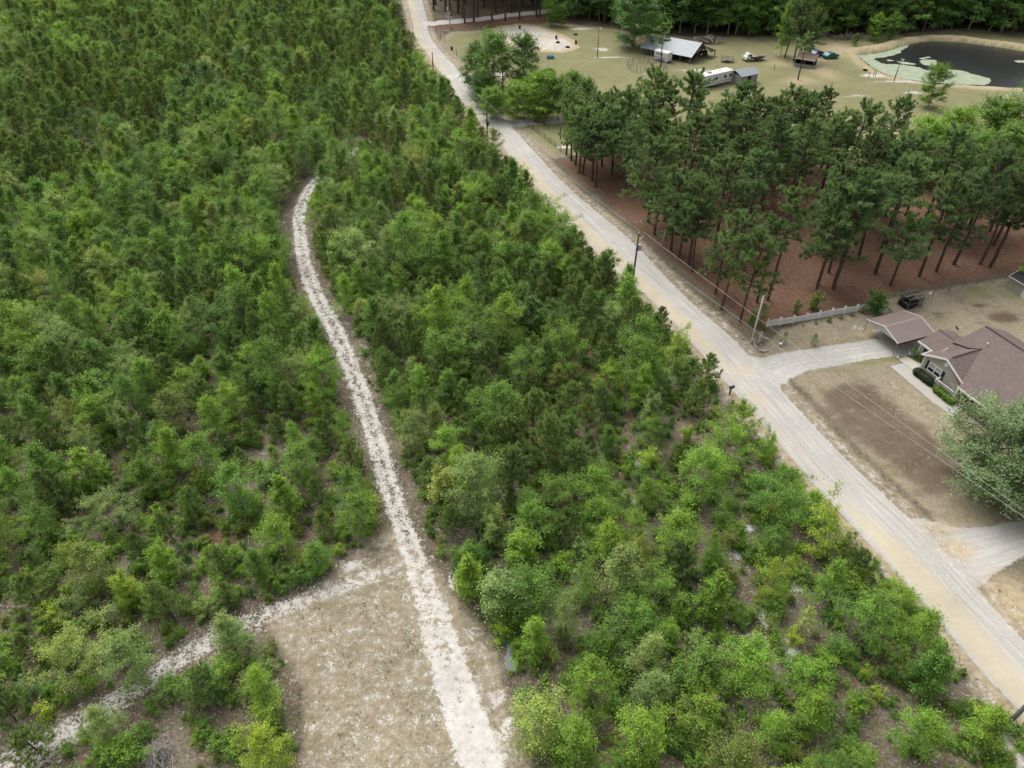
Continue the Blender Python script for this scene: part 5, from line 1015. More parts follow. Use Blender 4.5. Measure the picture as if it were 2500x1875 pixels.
FP = [(1872, 797), (1902.6, 793), (1935, 788), (1967, 783), (1998, 776.6), (2028.7, 771), (2059, 766), (2088.7, 761), (2119, 754)]
fw = GP(FP); fence = thing('lattice_fence', (*fw[0], zg(*fw[0])), 0, 'white lattice fence with square posts edging the side yard', 'fence')
FWHITE = plain('vinyl_white', (.92, .92, .91), .45, var=.04)
def lat_panel(a, b, h=.88):
    m = MB(); a = np.array([*a, 0.0]); b = np.array([*b, 0.0]); L = np.linalg.norm(b - a); t = (b - a) / L
    for s in np.arange(-h, L, .15):
        for sg in (0, 1):
            u0, u1 = max(0, s), min(L, s + h)
            if u1 - u0 < .05: continue
            z0, z1 = (u0 - s, u1 - s) if sg == 0 else (h - (u0 - s), h - (u1 - s))
            m.bar(a + t * u0 + [0, 0, .1 + z0], a + t * u1 + [0, 0, .1 + z1], .008, .07)
    m.bar(a + [0, 0, .1], b + [0, 0, .1], .03, .06).bar(a + [0, 0, .1 + h], b + [0, 0, .1 + h], .03, .06); return m
for i, q in enumerate(fw):
    l = q - fw[0]; po = MB().box((l[0] - .09, l[1] - .09, -.2), (l[0] + .09, l[1] + .09, 1.28)).build('post', FWHITE, fence)
    MB().add([(l[0] - .08, l[1] - .08, 1.28), (l[0] + .08, l[1] - .08, 1.28), (l[0] + .08, l[1] + .08, 1.28), (l[0] - .08, l[1] + .08, 1.28), (l[0], l[1], 1.38)], [(3, 2, 1, 0), (0, 1, 4), (1, 2, 4), (2, 3, 4), (3, 0, 4)]).build('post_cap', WHITE, po)
    if i: lat_panel(fw[i - 1] - fw[0], l).build('lattice_panel', FWHITE, fence)
q0, q1 = G(2164, 766), G(2183, 778); f2 = thing('lattice_fence', (*q0, 0), 0, 'short white lattice panel just behind the carport roof', 'fence'); lat_panel((0, 0), q1 - q0).build('lattice_panel', WHITE, f2); MB().box((-.06, -.06, -.1), (.06, .06, 1.3)).build('post', WHITE, f2)
def wire_fence(name, pts, h, label, rail=False, mat=OLDWOOD, pw=.10, wires=4, mesh_net=False):
    q = GP(pts); o = thing(name, (*q[0], 0), 0, label, 'fence')
    for i, a in enumerate(q):
        l = a - q[0]; MB().tube([(l[0], l[1], -.2), (l[0] + random.uniform(-.05, .05), l[1], h)], pw / 2, 6).build('post', mat, o)
        if i:
            b = q[i - 1] - q[0]; m = MB()
            for k in range(wires): z = h * (k + 1) / (wires + .3); m.tube([(*b, z), (*((b + l) / 2), z - .03), (*l, z)], .006 if wires < 4 else .010, 4)
            if mesh_net:
                L = np.linalg.norm(l - b)
                for t in np.arange(.12, L, .16): c = b + (l - b) * t / L; m.bar((*c, .05), (*c, h * .95), .010)
            m.build('wire', GREYM if not mesh_net else BLACK, o)
    return o
wire_fence('chain_link_fence', [(1278, 299), (1290, 309), (1302, 318), (1315, 328), (1329, 339), (1343, 350), (1356, 361), (1369, 371), (1384, 383), (1400, 394)], 1.15, 'dark chain link fence along the road verge by the field drive', mat=BLACK, pw=.07, wires=5, mesh_net=True)
wire_fence('field_fence', [(1066, 78), (1075, 90), (1086, 103), (1103, 121), (1115, 135), (1128, 150), (1147, 175)], 1.2, 'wire fence on wooden posts beside the far meadow road', pw=.16)
wire_fence('yard_fence', [(2276, 722), (2315, 710), (2350, 700), (2384, 694), (2425, 692)], 1.1, 'rusty wire fence between back yard and pine straw', pw=.07, mat=plain('rusty_steel', (.10, .06, .045), .8), wires=3)
wire_fence('woods_fence', [(1462, 475), (1490, 500), (1530, 540), (1570, 565), (1600, 600), (1690, 690), (1740, 740)], 1.1, 'sparse post and wire fence at the pine stand edge by the road', pw=.09, wires=2)

# ------------------------------------------------------------------ utility poles and wires
def upole(b, h, label, mat=POLEWOOD, r=.15, lean=(0, 0)):
    p = G(*b); o = thing('utility_pole', (*p, zg(*p) - .2), 0, label, 'utility pole', 'utility poles along the road')
    MB().tube([(0, 0, 0), (lean[0] * .5, lean[1] * .5, h * .5), (lean[0], lean[1], h + .2)], [r, r * .9, r * .72], 12).build('pole', mat, o, smooth=True)
    return o, np.array([p[0] + lean[0], p[1] + lean[1], h])
P1, t1 = upole((1540, 723), height_at((1540, 723), (1561, 566)), 'brown wooden utility pole carrying a transformer beside the road')
h1 = t1[2]
MB().tube([(0, 0, h1 + .2), (0, 0, h1 + .42)], [.09, .04], 8).build('insulator', WHITE, P1)
MB().bar((0, 0, h1 - .55), (.62, .15, h1 - .5), .05).bar((0, 0, h1 - .95), (.55, .12, h1 - .55), .04).build('bracket', STEEL, P1); MB().tube([(.6, .15, h1 - .55), (.6, .15, h1 - .25)], .06, 8).build('insulator', WHITE, P1)
tr = MB().tube([(.36, .08, h1 - 2.45), (.36, .08, h1 - 2.4), (.36, .08, h1 - 1.55), (.36, .08, h1 - 1.5)], [.16, .24, .24, .15], 14).build('transformer', plain('transformer_paint', (.42, .47, .50), .5), P1, smooth=False); MB().tube([(.36, .08, h1 - 1.52), (.36, .08, h1 - 1.3)], .05, 8).build('bushing', STEEL, tr)
P2, t2 = upole((1190, 352), height_at((1190, 352), (1188, 250)), 'utility pole beside the road near the second field drive'); MB().tube([(.2, 0, t2[2] - 4.2), (.2, 0, t2[2] - 3.4)], .2, 10).build('equipment_can', BLACK, P2)
MB().tube([(0, 0, t2[2] + .2), (0, 0, t2[2] + .4)], [.08, .04], 8).build('insulator', WHITE, P2)
P3, t3 = upole((1059, 187), height_at((1059, 187), (1057, 126)), 'farthest utility pole beside the road near the bend')
P0, t0 = upole((2402, 1824), 10.6, 'nearest utility pole rising out of the frame corner', r=.17, mat=bark_mat('treated_pole', (.085, .10, .08), (.16, .17, .14), 4))
MBm = MB().tube([(0, 0, 0), (0, 0, 2.2)], .03, 6)
P4, t4_ = upole((1368, 338), height_at((1368, 338), (1367, 258)) * .9, 'grey pole standing inside the chain link fence', r=.12, mat=OLDWOOD)
WP, wt = upole((1834, 833), height_at((1834, 833), (1853, 715)), 'white meter pole beside the stone ringed garden bed', WHITE, .09); MB().box((-.14, -.26, .15), (.2, -.06, .95)).build('meter_box', plain('pale_green_box', (.38, .42, .38), .5), WP)
ALU = plain('aluminium_wire', (.36, .35, .33), .6, var=.05)
def wire(a, b, sag, label, r=.02):
    t = np.linspace(0, 1, 25)[:, None]; P = a + (b - a) * t; P[:, 2] -= sag * 4 * (t * (1 - t))[:, 0]
    o = obj('power_line', mesh_np('power_line', *(lambda v, f: (v, [(f, 0)]))(*tube(P, r, 5, False)), [ALU])); tag(o, label, 'power line', 'power lines along the road')
top = lambda t, dz=0., dx=0.: t + np.array([dx, 0, dz])
wire(top(t1, .2), top(t2, .35), 1.0, 'power line from the transformer pole to the next far pole', .016); wire(top(t2, .35), top(t3, .1), .9, 'power line between the two far utility poles', .016); wire(top(t1, .0, .55), np.array([*G(2700, 1387, 9.2), 9.2]), .35, 'upper power line crossing the front yard from the transformer pole'); wire(top(t1, -2.3, .3), np.array([*G(2700, 1397, 8.0), 8.0]), .35, 'lower power line crossing the driveway mouth from the transformer pole')
for (b, t), lb in (((((1290, 140)), (1293, 63)), 'tall light pole on the meadow beside the big oak'),):
    pass
def lightpole(b, t, label):
    h = height_at(b, t); o, _ = upole(b, h, label, OLDWOOD, .12); o.name = 'light_pole'; o['category'] = 'light pole'; o['group'] = 'yard light poles'
    MB().bar((0, 0, h - .2), (.3, -.3, h - .1), .05).box((.15, -.5, h - .35), (.5, -.2, h)).build('lamp_head', WHITE, o)
lightpole((1458, 140), (1463, 64), 'tall light pole on the meadow beside the big oak'); lightpole((2182, 199), (2204, 142), 'leaning light pole at the near shore of the pond')

# ------------------------------------------------------------------ small things by the road and in the yard
def mailbox(b, label, col, sc=1.0):
    p = G(*b); o = thing('mailbox', (*p, zg(*p)), -R(72), label, 'mailbox'); 
    MB().box((-.07, -.07, 0), (.07, .07, 1.0)).bar((0, 0, .7), (0, .35, .98), .06).build('post', col, o)
    m = MB(); pts_ = [(-.14, 0), (.14, 0), (.14, .2)] + [(.14 * math.cos(t), .2 + .14 * math.sin(t)) for t in np.linspace(.2, 2.94, 7)] + [(-.14, .2)]
    m.prism(pts_, -.2, .4, lambda x, y, z: (x, z, y + 1.0)).build('box', col, o); MB().box((-.13, -.225, 1.01), (.13, -.2, 1.3)).build('door', col, o); MB().box((.15, .1, 1.15), (.165, .13, 1.4)).build('flag', REDP, o)
mailbox((1781, 962), 'slate blue mailbox on a post beside the road', plain('slate_blue_plastic', (.055, .075, .09), .5)); mailbox((2500, 1768), 'black mailbox at the frame edge across the sandy turnout', BLACK); mailbox((1152, 283), 'dark mailbox at the thicket side of the far road', BLACK)
for b, lb in (((2420, 1820), 'red topped white marker post at foot of nearest pole'), ((2492, 1440), 'red topped white marker post by the second driveway')):
    p = G(*b); o = thing('marker_post', (*p, zg(*p)), .4, lb, 'marker post'); MB().tube([(0, 0, 0), (.05, .1, .75)], .05, 8).build('post', WHITE, o); MB().tube([(.05, .1, .75), (.07, .14, 1.05)], .052, 8).build('red_cap', REDP, o)
p = G(2184, 1018); o = thing('clothes_line_post', (*p, zg(*p)), .3, 'white T shaped post standing in the bare front yard', 'post'); hh = 1.35
MB().tube([(0, 0, 0), (0, 0, hh)], .035, 8).build('post', WHITE, o); MB().tube([(-.28, .05, hh - .15), (.28, -.05, hh - .15)], .03, 8).build('crossbar', WHITE, o)
p = G(1905, 845); o = thing('swan_planter', (*p, zg(*p)), .5, 'white swan shaped planter beside the stone ring', 'planter')
MB().tube([(-.3, 0, .5), (-.2, 0, .4), (.1, 0, .38), (.25, 0, .5)], [.05, .16, .18, .05], 10).build('body', WHITE, o, smooth=True); MB().tube([(.2, 0, .5), (.32, 0, .7), (.28, 0, .86), (.4, 0, .9)], [.07, .05, .05, .03], 8).build('neck', WHITE, o, smooth=True); MB().tube([(0, 0, 0), (0, 0, .3)], .05, 6).build('stand', BLACK, o)
p = G(1854, 834); o = thing('garden_statue', (*p, zg(*p)), .4, 'weathered grey statue in the stone ringed bed by the white pole', 'statue')
MB().tube([(0, 0, 0), (0, 0, .12)], .26, 12).build('plinth', CONC, o); MB().tube([(0, 0, .12), (0, 0, .35), (.02, 0, .8), (0, 0, 1.15), (0, 0, 1.32), (0, 0, 1.4)], [.22, .19, .15, .19, .08, .07], 10).tube([(0, 0, 1.4), (0, 0, 1.48), (0, 0, 1.6), (0, 0, 1.68)], [.07, .12, .12, .03], 10).tube([(-.2, 0, 1.1), (-.26, -.1, .8), (-.05, -.18, .75)], [.06, .055, .04], 7).tube([(.2, 0, 1.1), (.26, -.1, .8), (.05, -.18, .75)], [.06, .055, .04], 7).build('figure', plain('grey_stone', (.42, .41, .40), .9, var=.25), o, smooth=True)
ring = [(1841, 833), (1842, 840), (1846, 847), (1853, 853), (1862, 857), (1872, 856), (1881, 852), (1888, 846), (1888, 838), (1883, 832), (1876, 827), (1868, 824)]; rw_ = smoothline(GP(ring), k=4); c0 = rw_.mean(0)
o = thing('stone_edging', (*c0, zg(*c0)), 0, 'ring of pale stones edging the bed by the white pole', 'edging')
stone_me = MB().add([(-.13, -.09, 0), (.12, -.1, 0), (.14, .08, 0), (-.12, .1, 0), (-.09, -.06, .14), (.08, -.07, .16), (.09, .05, .13), (-.08, .07, .15)], [(3, 2, 1, 0), (4, 5, 6, 7), (0, 1, 5, 4), (1, 2, 6, 5), (2, 3, 7, 6), (3, 0, 4, 7)]).mesh('stone', plain('edging_stone', (.40, .37, .34), .9, var=.3))
for q in resample(rw_, 30): obj('stone', stone_me, o, (q[0] - c0[0], q[1] - c0[1], -.02), random.uniform(0, 6), random.uniform(.7, 1.2))
for b, lb in (((2191, 876), 'white goose figure beside the carport post'), ((2219, 868), 'white goose figure in the bed by the house wing')):
    p = G(*b); o = thing('goose_figure', (*p, zg(*p)), random.uniform(0, 6), lb, 'garden figure')
    MB().tube([(-.25, 0, .3), (-.12, 0, .26), (.1, 0, .26), (.2, 0, .35)], [.03, .13, .14, .06], 10).build('body', WHITE, o, smooth=True); MB().tube([(.16, 0, .32), (.22, 0, .52), (.22, 0, .66), (.33, 0, .66)], [.07, .045, .05, .015], 8).build('neck', WHITE, o, smooth=True); MB().tube([(0, .05, 0), (0, .05, .2)], .02, 5).tube([(0, -.05, 0), (0, -.05, .2)], .02, 5).build('leg', REDP, o)
p = G(2258, 742); o = thing('birdhouse_post', (*p, zg(*p)), .2, 'white topped birdhouse on a rusty post beside dog pen', 'birdhouse'); MB().tube([(0, 0, 0), (.1, 0, 1.6)], .04, 6).build('post', OLDWOOD, o); MB().box((-.05, -.13, 1.58), (.25, .13, 1.85)).build('box', WHITE, o)
# pale rubble and fallen timber
def rubble(b, n, spread, label, col=(.45, .40, .34), s=(.08, .28)):
    p = G(*b); o = thing('rubble_pile', (*p, zg(*p)), 0, label, 'rubble'); me = MB().add([(-.5, -.35, 0), (.45, -.4, 0), (.5, .35, 0), (-.4, .42, 0), (-.3, -.25, .5), (.3, -.22, .55), (.28, .25, .42), (-.33, .2, .6)], [(3, 2, 1, 0), (4, 5, 6, 7), (0, 1, 5, 4), (1, 2, 6, 5), (2, 3, 7, 6), (3, 0, 4, 7)]).mesh('rubble_stone', plain('rubble_' + str(round(col[0], 2)), col, .9, var=.3))
    for _ in range(n): obj('stone', me, o, (random.gauss(0, spread[0]), random.gauss(0, spread[1]), -.02), random.uniform(0, 6), random.uniform(*s))
rubble((1745, 760), 16, (.5, .4), 'pale rubble heap on straw between road and pines'); rubble((1538, 738), 14, (.5, .5), 'tan clods at the foot of the transformer pole', (.42, .32, .22)); rubble((2290, 1292), 14, (1.0, .4), 'broken pale clods at the second driveway mouth', (.42, .34, .25)); rubble((1082, 80), 3, (.9, .4), 'two boulders at the corner of the far meadow', (.3, .28, .26), (.6, .9))
rubble((1400, 382), 22, (2.2, .7), 'white rocks scattered along the chain link fence end', (.5, .48, .45)); rubble((935, 1000), 8, (.5, .8), 'few grey stones at the track edge', (.34, .32, .31)); rubble((1575, 540), 8, (.8, .3), 'branches and pale bits before the tall pines', (.4, .35, .3))
def stick(b, L, ang, label, mat=M_DEAD, r=.06, name='fallen_log', lift=.06):
    p = G(*b); o = obj(name, None, None, (*p, zg(*p) + lift), ang); tag(o, label, 'log'); m = MB(); m.tube([(-L / 2, 0, 0), (-L * .1, .08, .03), (L / 2, 0, .05)], [r, r * .9, r * .5], 7); m.build('stem', mat, o, smooth=True); MB().tube([(L * .1, .03, .04), (L * .3, L * .12, .16)], [r * .5, r * .2], 5).build('branch', mat, o)
stick((2255, 1845), 2.2, .5, 'pale fallen branch on litter by the sandy turnout'); stick((2340, 1715), 1.6, -.7, 'thin pale stick on the road verge litter', r=.03); stick((1565, 610), 2.4, .3, 'pale fallen branch at the pine stand edge'); stick((2365, 575), 2.6, -.8, 'bleached log lying among the tall pines'); stick((2400, 590), 1.4, 1.2, 'short broken log near the bleached log'); stick((1575, 775), 1.3, -1.2, 'grey stick below the transformer pole', r=.03)
p = G(1615, 603); o = thing('leaning_dead_trunk', (*p, zg(*p)), 0, 'bleached dead trunk leaning at the pine stand edge', 'dead tree'); MB().tube([(0, 0, -.1), (.3, .25, 2.2), (.8, .5, 4.6), (1.2, .7, 6.6)], [.17, .15, .11, .04], 9).build('trunk', M_DEAD, o, smooth=True); MB().tube([(.7, .45, 4.1), (.3, .4, 5.0)], [.05, .02], 5).build('branch', M_DEAD, o)
# bleached dead tree inside the roadside clump
def dead_tree(b, t, label, seed):
    g = np.random.default_rng(seed); p = G(*b); h = height_at(b, t); o = thing('dead_tree', (*p, zg(*p)), 0, label, 'dead tree'); tr_ = MB(); br_ = MB(); ts = np.linspace(0, 1, 8)
    path = np.column_stack([np.cumsum(g.normal(0, .12, 8)), np.cumsum(g.normal(0, .12, 8)), ts * h]); tr_.tube(path, .22 * (1 - .85 * ts), 8)
    for i in range(26):
        z = h * g.uniform(.3, .97); c = np.array([np.interp(z, path[:, 2], path[:, k]) for k in range(3)]); d = unit(g.uniform(0, 6.28), g.uniform(.1, .9)); L = h * .32 * (1.15 - z / h); e = c + d * L * .5 + g.normal(0, .15, 3); f = e + d * L * .5 + np.array([0, 0, L * .12])
        br_.tube([c, e, f], [.07, .045, .015], 5)
        for _ in range(3): d2 = d + g.normal(0, .6, 3); br_.tube([e, e + d2 * L * .35], [.035, .01], 4)
    tr_.build('trunk', M_DEAD, o, smooth=True); br_.build('branches', M_DEAD, o)
dead_tree((1228, 228), (1222, 85), 'bleached leafless tree in front of the green clump', 3); dead_tree((1212, 262), (1205, 190), 'low grey leafless tree beside the road drive', 4); dead_tree((1103, 70), (1103, 15), 'pale dead snag at the pine edge by the road bend', 8); dead_tree((2215, 410), (2195, 315), 'bare grey snag at the field corner', 12)
# brush pile and the wet patch in the clearing
p = G(385, 1845); o = thing('brush_pile', (*p, zg(*p)), 0, 'heap of grey dead branches near the clearing', 'brush pile'); g = np.random.default_rng(2); m = [MB(), MB(), MB()]
for i in range(420):
    a = g.uniform(0, 6.28); r_ = abs(g.normal(0, .75)); c = np.array([r_ * math.cos(a), r_ * math.sin(a), max(.05, .95 - r_ * .55) * g.uniform(.3, 1)]); d = unit(g.uniform(0, 6.28), g.normal(0, .3)) * g.uniform(.4, 1.3); m[i % 3].tube([c - d / 2, c + g.normal(0, .06, 3), c + d / 2], [.022, .018, .007], 4)
for k, q in enumerate(m): tag(q.build('branches', [M_DEAD, plain('grey_twig', (.24, .21, .20), .9, var=.3), plain('pale_twig', (.36, .33, .31), .9, var=.3)][k], o), kind='stuff')
wet = GP([(1238, 1572), (1246, 1570), (1252, 1580), (1254, 1598), (1260, 1615), (1262, 1635), (1254, 1646), (1244, 1638), (1234, 1628), (1233, 1608), (1238, 1590)]); wet = smoothline(np.vstack([wet, wet[:1]]), k=3)[:-1]
o = MB().prism([(float(a), float(b)) for a, b in wet], -.1, .05).build('gravel_patch', plain('blue_grey_gravel', (.20, .215, .24), .7, var=.35, scale=9)); tag(o, 'blue grey gravel patch beside the thicket edge of clearing', 'gravel', kind='stuff'); o.location.z = zg(*wet.mean(0))

# ------------------------------------------------------------------ farm yard far behind the pines
a, b, c = G(1567, 132), G(1683, 155), G(1757, 141); bx = b - a; Lx = float(np.linalg.norm(bx)); ux = bx / Lx; uy = np.array([-ux[1], ux[0]]); Ly = float((c - b) @ uy); ang = math.atan2(ux[1], ux[0])
bz = height_at((1683, 155), (1685, 138)); barn = thing('pole_barn', (*a, 0), ang, 'open sided pole barn with pale metal gable roof', 'barn'); rzb = bz + 2.3; yr = Ly * .52
print('barn', Lx, Ly, bz)
for q, nm in (([(-.5, -.6, bz), (Lx + .6, -.6, bz), (Lx + .6, yr, rzb), (-.5, yr, rzb)], 0), ([(-.5, yr, rzb + .003), (Lx + .6, yr, rzb + .003), (Lx + .6, Ly + .6, bz), (-.5, Ly + .6, bz)], 1)):
    pn = MB().slab(q, .06).build('roof_panel', BARNROOF, barn)
    for k in range(1, 16):
        x = -.5 + (Lx + 1.1) * k / 16; MB().bar((x, q[0][1], q[0][2] + .02), (x, q[2][1], q[2][2] + .02), .06, .04).build('rib', BARNROOF, pn)
for x in np.linspace(0, Lx, 6):
    for y in (0, Ly * .5, Ly):
        z = bz if y != Ly * .5 else rzb - .1; MB().box((x - .11, y - .11, -.1), (x + .11, y + .11, z - .06)).build('post', OLDWOOD, barn)
for x in (0.05, Lx - .05): MB().add([(x - .05, -.3, bz - .02), (x - .05, Ly + .3, bz - .02), (x - .05, yr, rzb - .12), (x + .05, -.3, bz - .02), (x + .05, Ly + .3, bz - .02), (x + .05, yr, rzb - .12)], [(0, 2, 1), (3, 4, 5), (0, 1, 4, 3), (1, 2, 5, 4), (2, 0, 3, 5)]).build('gable_boards', OLDWOOD, barn)
for y in (0, Ly): MB().bar((0, y, bz - .2), (Lx, y, bz - .2), .12, .22).build('beam', OLDWOOD, barn)
MB().slab([(Lx + .6, Ly * .55, rzb - .5), (Lx + 2.6, Ly * .75, bz - .1), (Lx + 2.6, Ly + 1.2, bz - .35), (Lx + .6, Ly + .6, bz)], .05).build('lean_to_roof', plain('dark_tin', (.06, .05, .045), .7), barn); MB().box((Lx + 2.3, Ly + .8, 0), (Lx + 2.5, Ly + 1.0, bz - .3)).build('post', OLDWOOD, barn)
def wheel(parent, x, y, z, r, w_=.22):
    o = MB().tube([(x, y - w_ / 2, z), (x, y - w_ / 2 + .001, z), (x, y + w_ / 2 - .001, z), (x, y + w_ / 2, z)], [r * .82, r, r, r * .82], 16).build('wheel', RUBBER, parent); MB().tube([(x, y - w_ / 2 - .015, z), (x, y + w_ / 2 + .015, z)], r * .5, 10).build('rim', STEEL, o); return o
def rounded(L, W, z0, z1, r=.25, taper=0):
    """a box whose roof edges are rounded, length along x"""
    pf = [(-W / 2, z0), (W / 2, z0), (W / 2, z1 - r)] + [(W / 2 - r + r * math.cos(t), z1 - r + r * math.sin(t)) for t in (.4, .8, 1.2)] + [(-W / 2 + r - r * math.cos(t), z1 - r + r * math.sin(t)) for t in (1.2, .8, .4)] + [(-W / 2, z1 - r)]
    return MB().prism(pf, -L / 2, L / 2, lambda x, y, z: (z, x, y))
p = G(1617, 149); o = thing('horse_trailer', (*p, 0), ang - .15, 'white horse trailer with small windows parked at barn', 'trailer')
rounded(4.2, 2.0, .45, 2.5).build('body', WHITE, o); wheel(o, -.4, -1.0, .36, .36); wheel(o, .5, -1.0, .36, .36); wheel(o, -.4, 1.0, .36, .36); wheel(o, .5, 1.0, .36, .36)
for k in range(4): MB().box((-1.5 + k * .55, -1.02, 1.65), (-1.15 + k * .55, -1.005, 2.0)).build('window', GLASS, o)
MB().box((-2.0, -1.02, .95), (1.9, -1.006, 1.08)).build('dark_stripe', BLACK, o); MB().box((-1.0, -1.08, .72), (1.1, -.95, .80)).build('fender', STEEL, o); MB().box((2.12, -.95, .5), (2.18, 0, 2.3)).build('rear_door', WHITE, o).rotation_euler = (0, 0, 0); MB().bar((-2.1, 0, .5), (-3.2, 0, .45), .1).build('hitch', BLACK, o)
p = G(1838, 148); o = thing('flatbed_truck', (*p, 0), .25, 'white cab flatbed truck loaded with boards on the grass', 'truck')
MB().box((-2.6, -.95, .55), (-1.3, .95, 1.2)).prism([(-2.3, 1.2), (-1.35, 1.2), (-1.45, 1.95), (-2.0, 1.95)], -.85, .85, lambda x, y, z: (x, z, y)).build('cab', WHITE, o); MB().box((-2.02, -.88, 1.3), (-1.55, -.84, 1.8)).build('window', GLASS, o)
MB().box((-1.25, -1.1, .75), (2.6, 1.1, .9)).build('bed', BLACK, o); MB().box((-1.2, -1.0, .9), (-1.1, 1.0, 1.7)).build('headboard', BLACK, o)
for i in range(14): y = -.9 + (i % 7) * .28; z = .93 + .16 * (i // 7); MB().bar((-1.0 + random.uniform(-.1, .1), y, z + .1), (2.5 + random.uniform(-.2, .9), y + random.uniform(-.2, .2), z + random.uniform(.0, .45)), .16, .08).build('board', plain('pale_lumber', (.45, .36, .24), .8) if i % 3 else OLDWOOD, o)
for x in (-2.0, 1.3): wheel(o, x, -.95, .4, .4, .26); wheel(o, x, .95, .4, .4, .26)
p = G(1774, 150); o = thing('utility_trailer', (*p, 0), -.25, 'black mesh sided utility trailer beside the barn', 'trailer'); MB().box((-1.5, -.85, .5), (1.5, .85, .6)).build('deck', OLDWOOD, o); r_ = MB()
for y in (-.85, .85):
    r_.bar((-1.5, y, 1.0), (1.5, y, 1.0), .06)
    for x in np.linspace(-1.5, 1.5, 6): r_.bar((x, y, .6), (x, y, 1.0), .05)
for x in np.linspace(-.85, .85, 7): r_.bar((-1.5, x, .6), (-1.62, x, 1.7), .04); r_.bar((1.5, x, .6), (1.5, x, 1.25), .04)
r_.build('railing', BLACK, o); wheel(o, 0, -.98, .33, .33); wheel(o, 0, .98, .33, .33); MB().bar((1.5, 0, .5), (2.5, 0, .45), .08).build('tongue', BLACK, o)
p = G(1742, 208); o = thing('camper_trailer', (*p, 0), .55, 'long white camper trailer half hidden by the pines', 'camper'); rounded(9.0, 2.5, .6, 3.1, .2).build('body', WHITE, o); MB().box((-2.4, -.35, 3.1), (-1.7, .35, 3.35)).build('roof_air_conditioner', plain('grey_plastic', (.25, .25, .25), .6), o); MB().box((1.0, -.2, 3.1), (1.5, .2, 3.22)).build('roof_vent', WHITE, o)
for x in (-3.3, -1.2, 1.6, 3.4): MB().box((x, -1.275, 1.7), (x + .8, -1.255, 2.35)).build('window', GLASS, o)
MB().box((.2, -1.28, .8), (.85, -1.26, 2.6)).build('door', plain('off_white', (.6, .6, .58), .5), o); MB().box((-4.4, -1.27, 1.1), (4.4, -1.257, 1.22)).build('stripe', plain('grey_stripe', (.2, .22, .24), .5), o); wheel(o, -.5, -1.15, .38, .38); wheel(o, .5, -1.15, .38, .38)
p = G(1812, 200); o = thing('small_metal_shed', (*p, 0), .5, 'shed with pale sheet metal roof beside the camper', 'shed'); MB().box((-2.6, -2, 0), (2.6, 2, 2.2)).build('wall', plain('grey_board', (.3, .3, .29), .8), o); MB().slab([(-2.9, -2.4, 2.2), (2.9, -2.4, 2.2), (2.9, 0, 3.0), (-2.9, 0, 3.0)], .05).slab([(-2.9, 0, 3.0), (2.9, 0, 3.0), (2.9, 2.4, 2.2), (-2.9, 2.4, 2.2)], .05).build('roof', BARNROOF, o); MB().box((-.5, -2.03, 0), (.5, -2.0, 1.95)).build('door', DARKIN, o)
p = G(1965, 160); o = thing('open_shed', (*p, 0), -.55, 'dark open shed with rusty tan roof by the lone pine', 'shed'); MB().slab([(-2.5, -1.8, 1.9), (2.5, -1.8, 1.9), (2.5, 1.8, 2.6), (-2.5, 1.8, 2.6)], .06).build('roof', plain('rusty_tin', (.26, .18, .13), .7, var=.35), o); MB().bar((-2.5, -1.85, 1.85), (2.5, -1.85, 1.85), .05, .16).build('fascia', WHITE, o); MB().box((-2.3, 1.4, 0), (2.3, 1.55, 2.5)).box((-2.4, -1.5, 0), (-2.25, 1.5, 2.0)).build('wall', DARKIN, o)
for x in (-2.3, 0, 2.3): MB().box((x - .08, -1.6, 0), (x + .08, -1.45, 1.9)).build('post', OLDWOOD, o)
MB().box((-2.2, -1.9, 0), (2.2, -1.75, .7)).build('low_wall', GREYM, o)
def car(b, ang_, mat, label):
    p = G(*b); o = thing('parked_car', (*p, 0), ang_, label, 'car'); pf = [(-2.1, .35), (2.1, .35), (2.15, .75), (1.9, .9), (1.0, 1.0), (.45, 1.42), (-1.1, 1.45), (-1.75, 1.0), (-2.15, .9)]
    MB().prism(pf, -.85, .85, lambda x, y, z: (x, z, y)).build('body', mat, o); MB().prism([(.85, 1.02), (.42, 1.37), (-1.05, 1.40), (-1.55, 1.02)], -.865, .865, lambda x, y, z: (x, z, y)).build('window', GLASS, o)
    for x in (-1.3, 1.3): wheel(o, x, -.8, .32, .32); wheel(o, x, .8, .32, .32)
car((1992, 137), .6, plain('blue_car_paint', (.03, .06, .13), .3), 'dark blue car parked behind the lone pine'); car((2026, 142), .4, plain('teal_car_paint', (.02, .14, .15), .3), 'teal car at the dirt track beyond the pines'); car((92, 12), .2, WHITE, 'white car in the sandy clearing at the far frame corner'); car((128, 4), .3, plain('silver_paint', (.45, .46, .48), .3, .4), 'silver car in the sandy clearing beyond the thicket')
p = G(1712, 137); o = thing('tractor', (*p, 0), .4, 'dark tractor parked under the barn roof', 'tractor'); MB().box((-.3, -.4, .7), (1.5, .4, 1.3)).box((-1.0, -.5, .8), (-.2, .5, 1.2)).build('body', BLACK, o); MB().box((-1.0, -.6, 2.1), (.3, .6, 2.2)).build('canopy', BLACK, o); [MB().bar((x, y, 1.2), (x, y, 2.1), .06).build('canopy_post', BLACK, o) for x in (-.9, .2) for y in (-.5, .5)]; wheel(o, -.7, -.7, .7, .7, .35); wheel(o, -.7, .7, .7, .7, .35); wheel(o, 1.2, -.55, .4, .4, .25); wheel(o, 1.2, .55, .4, .4, .25)
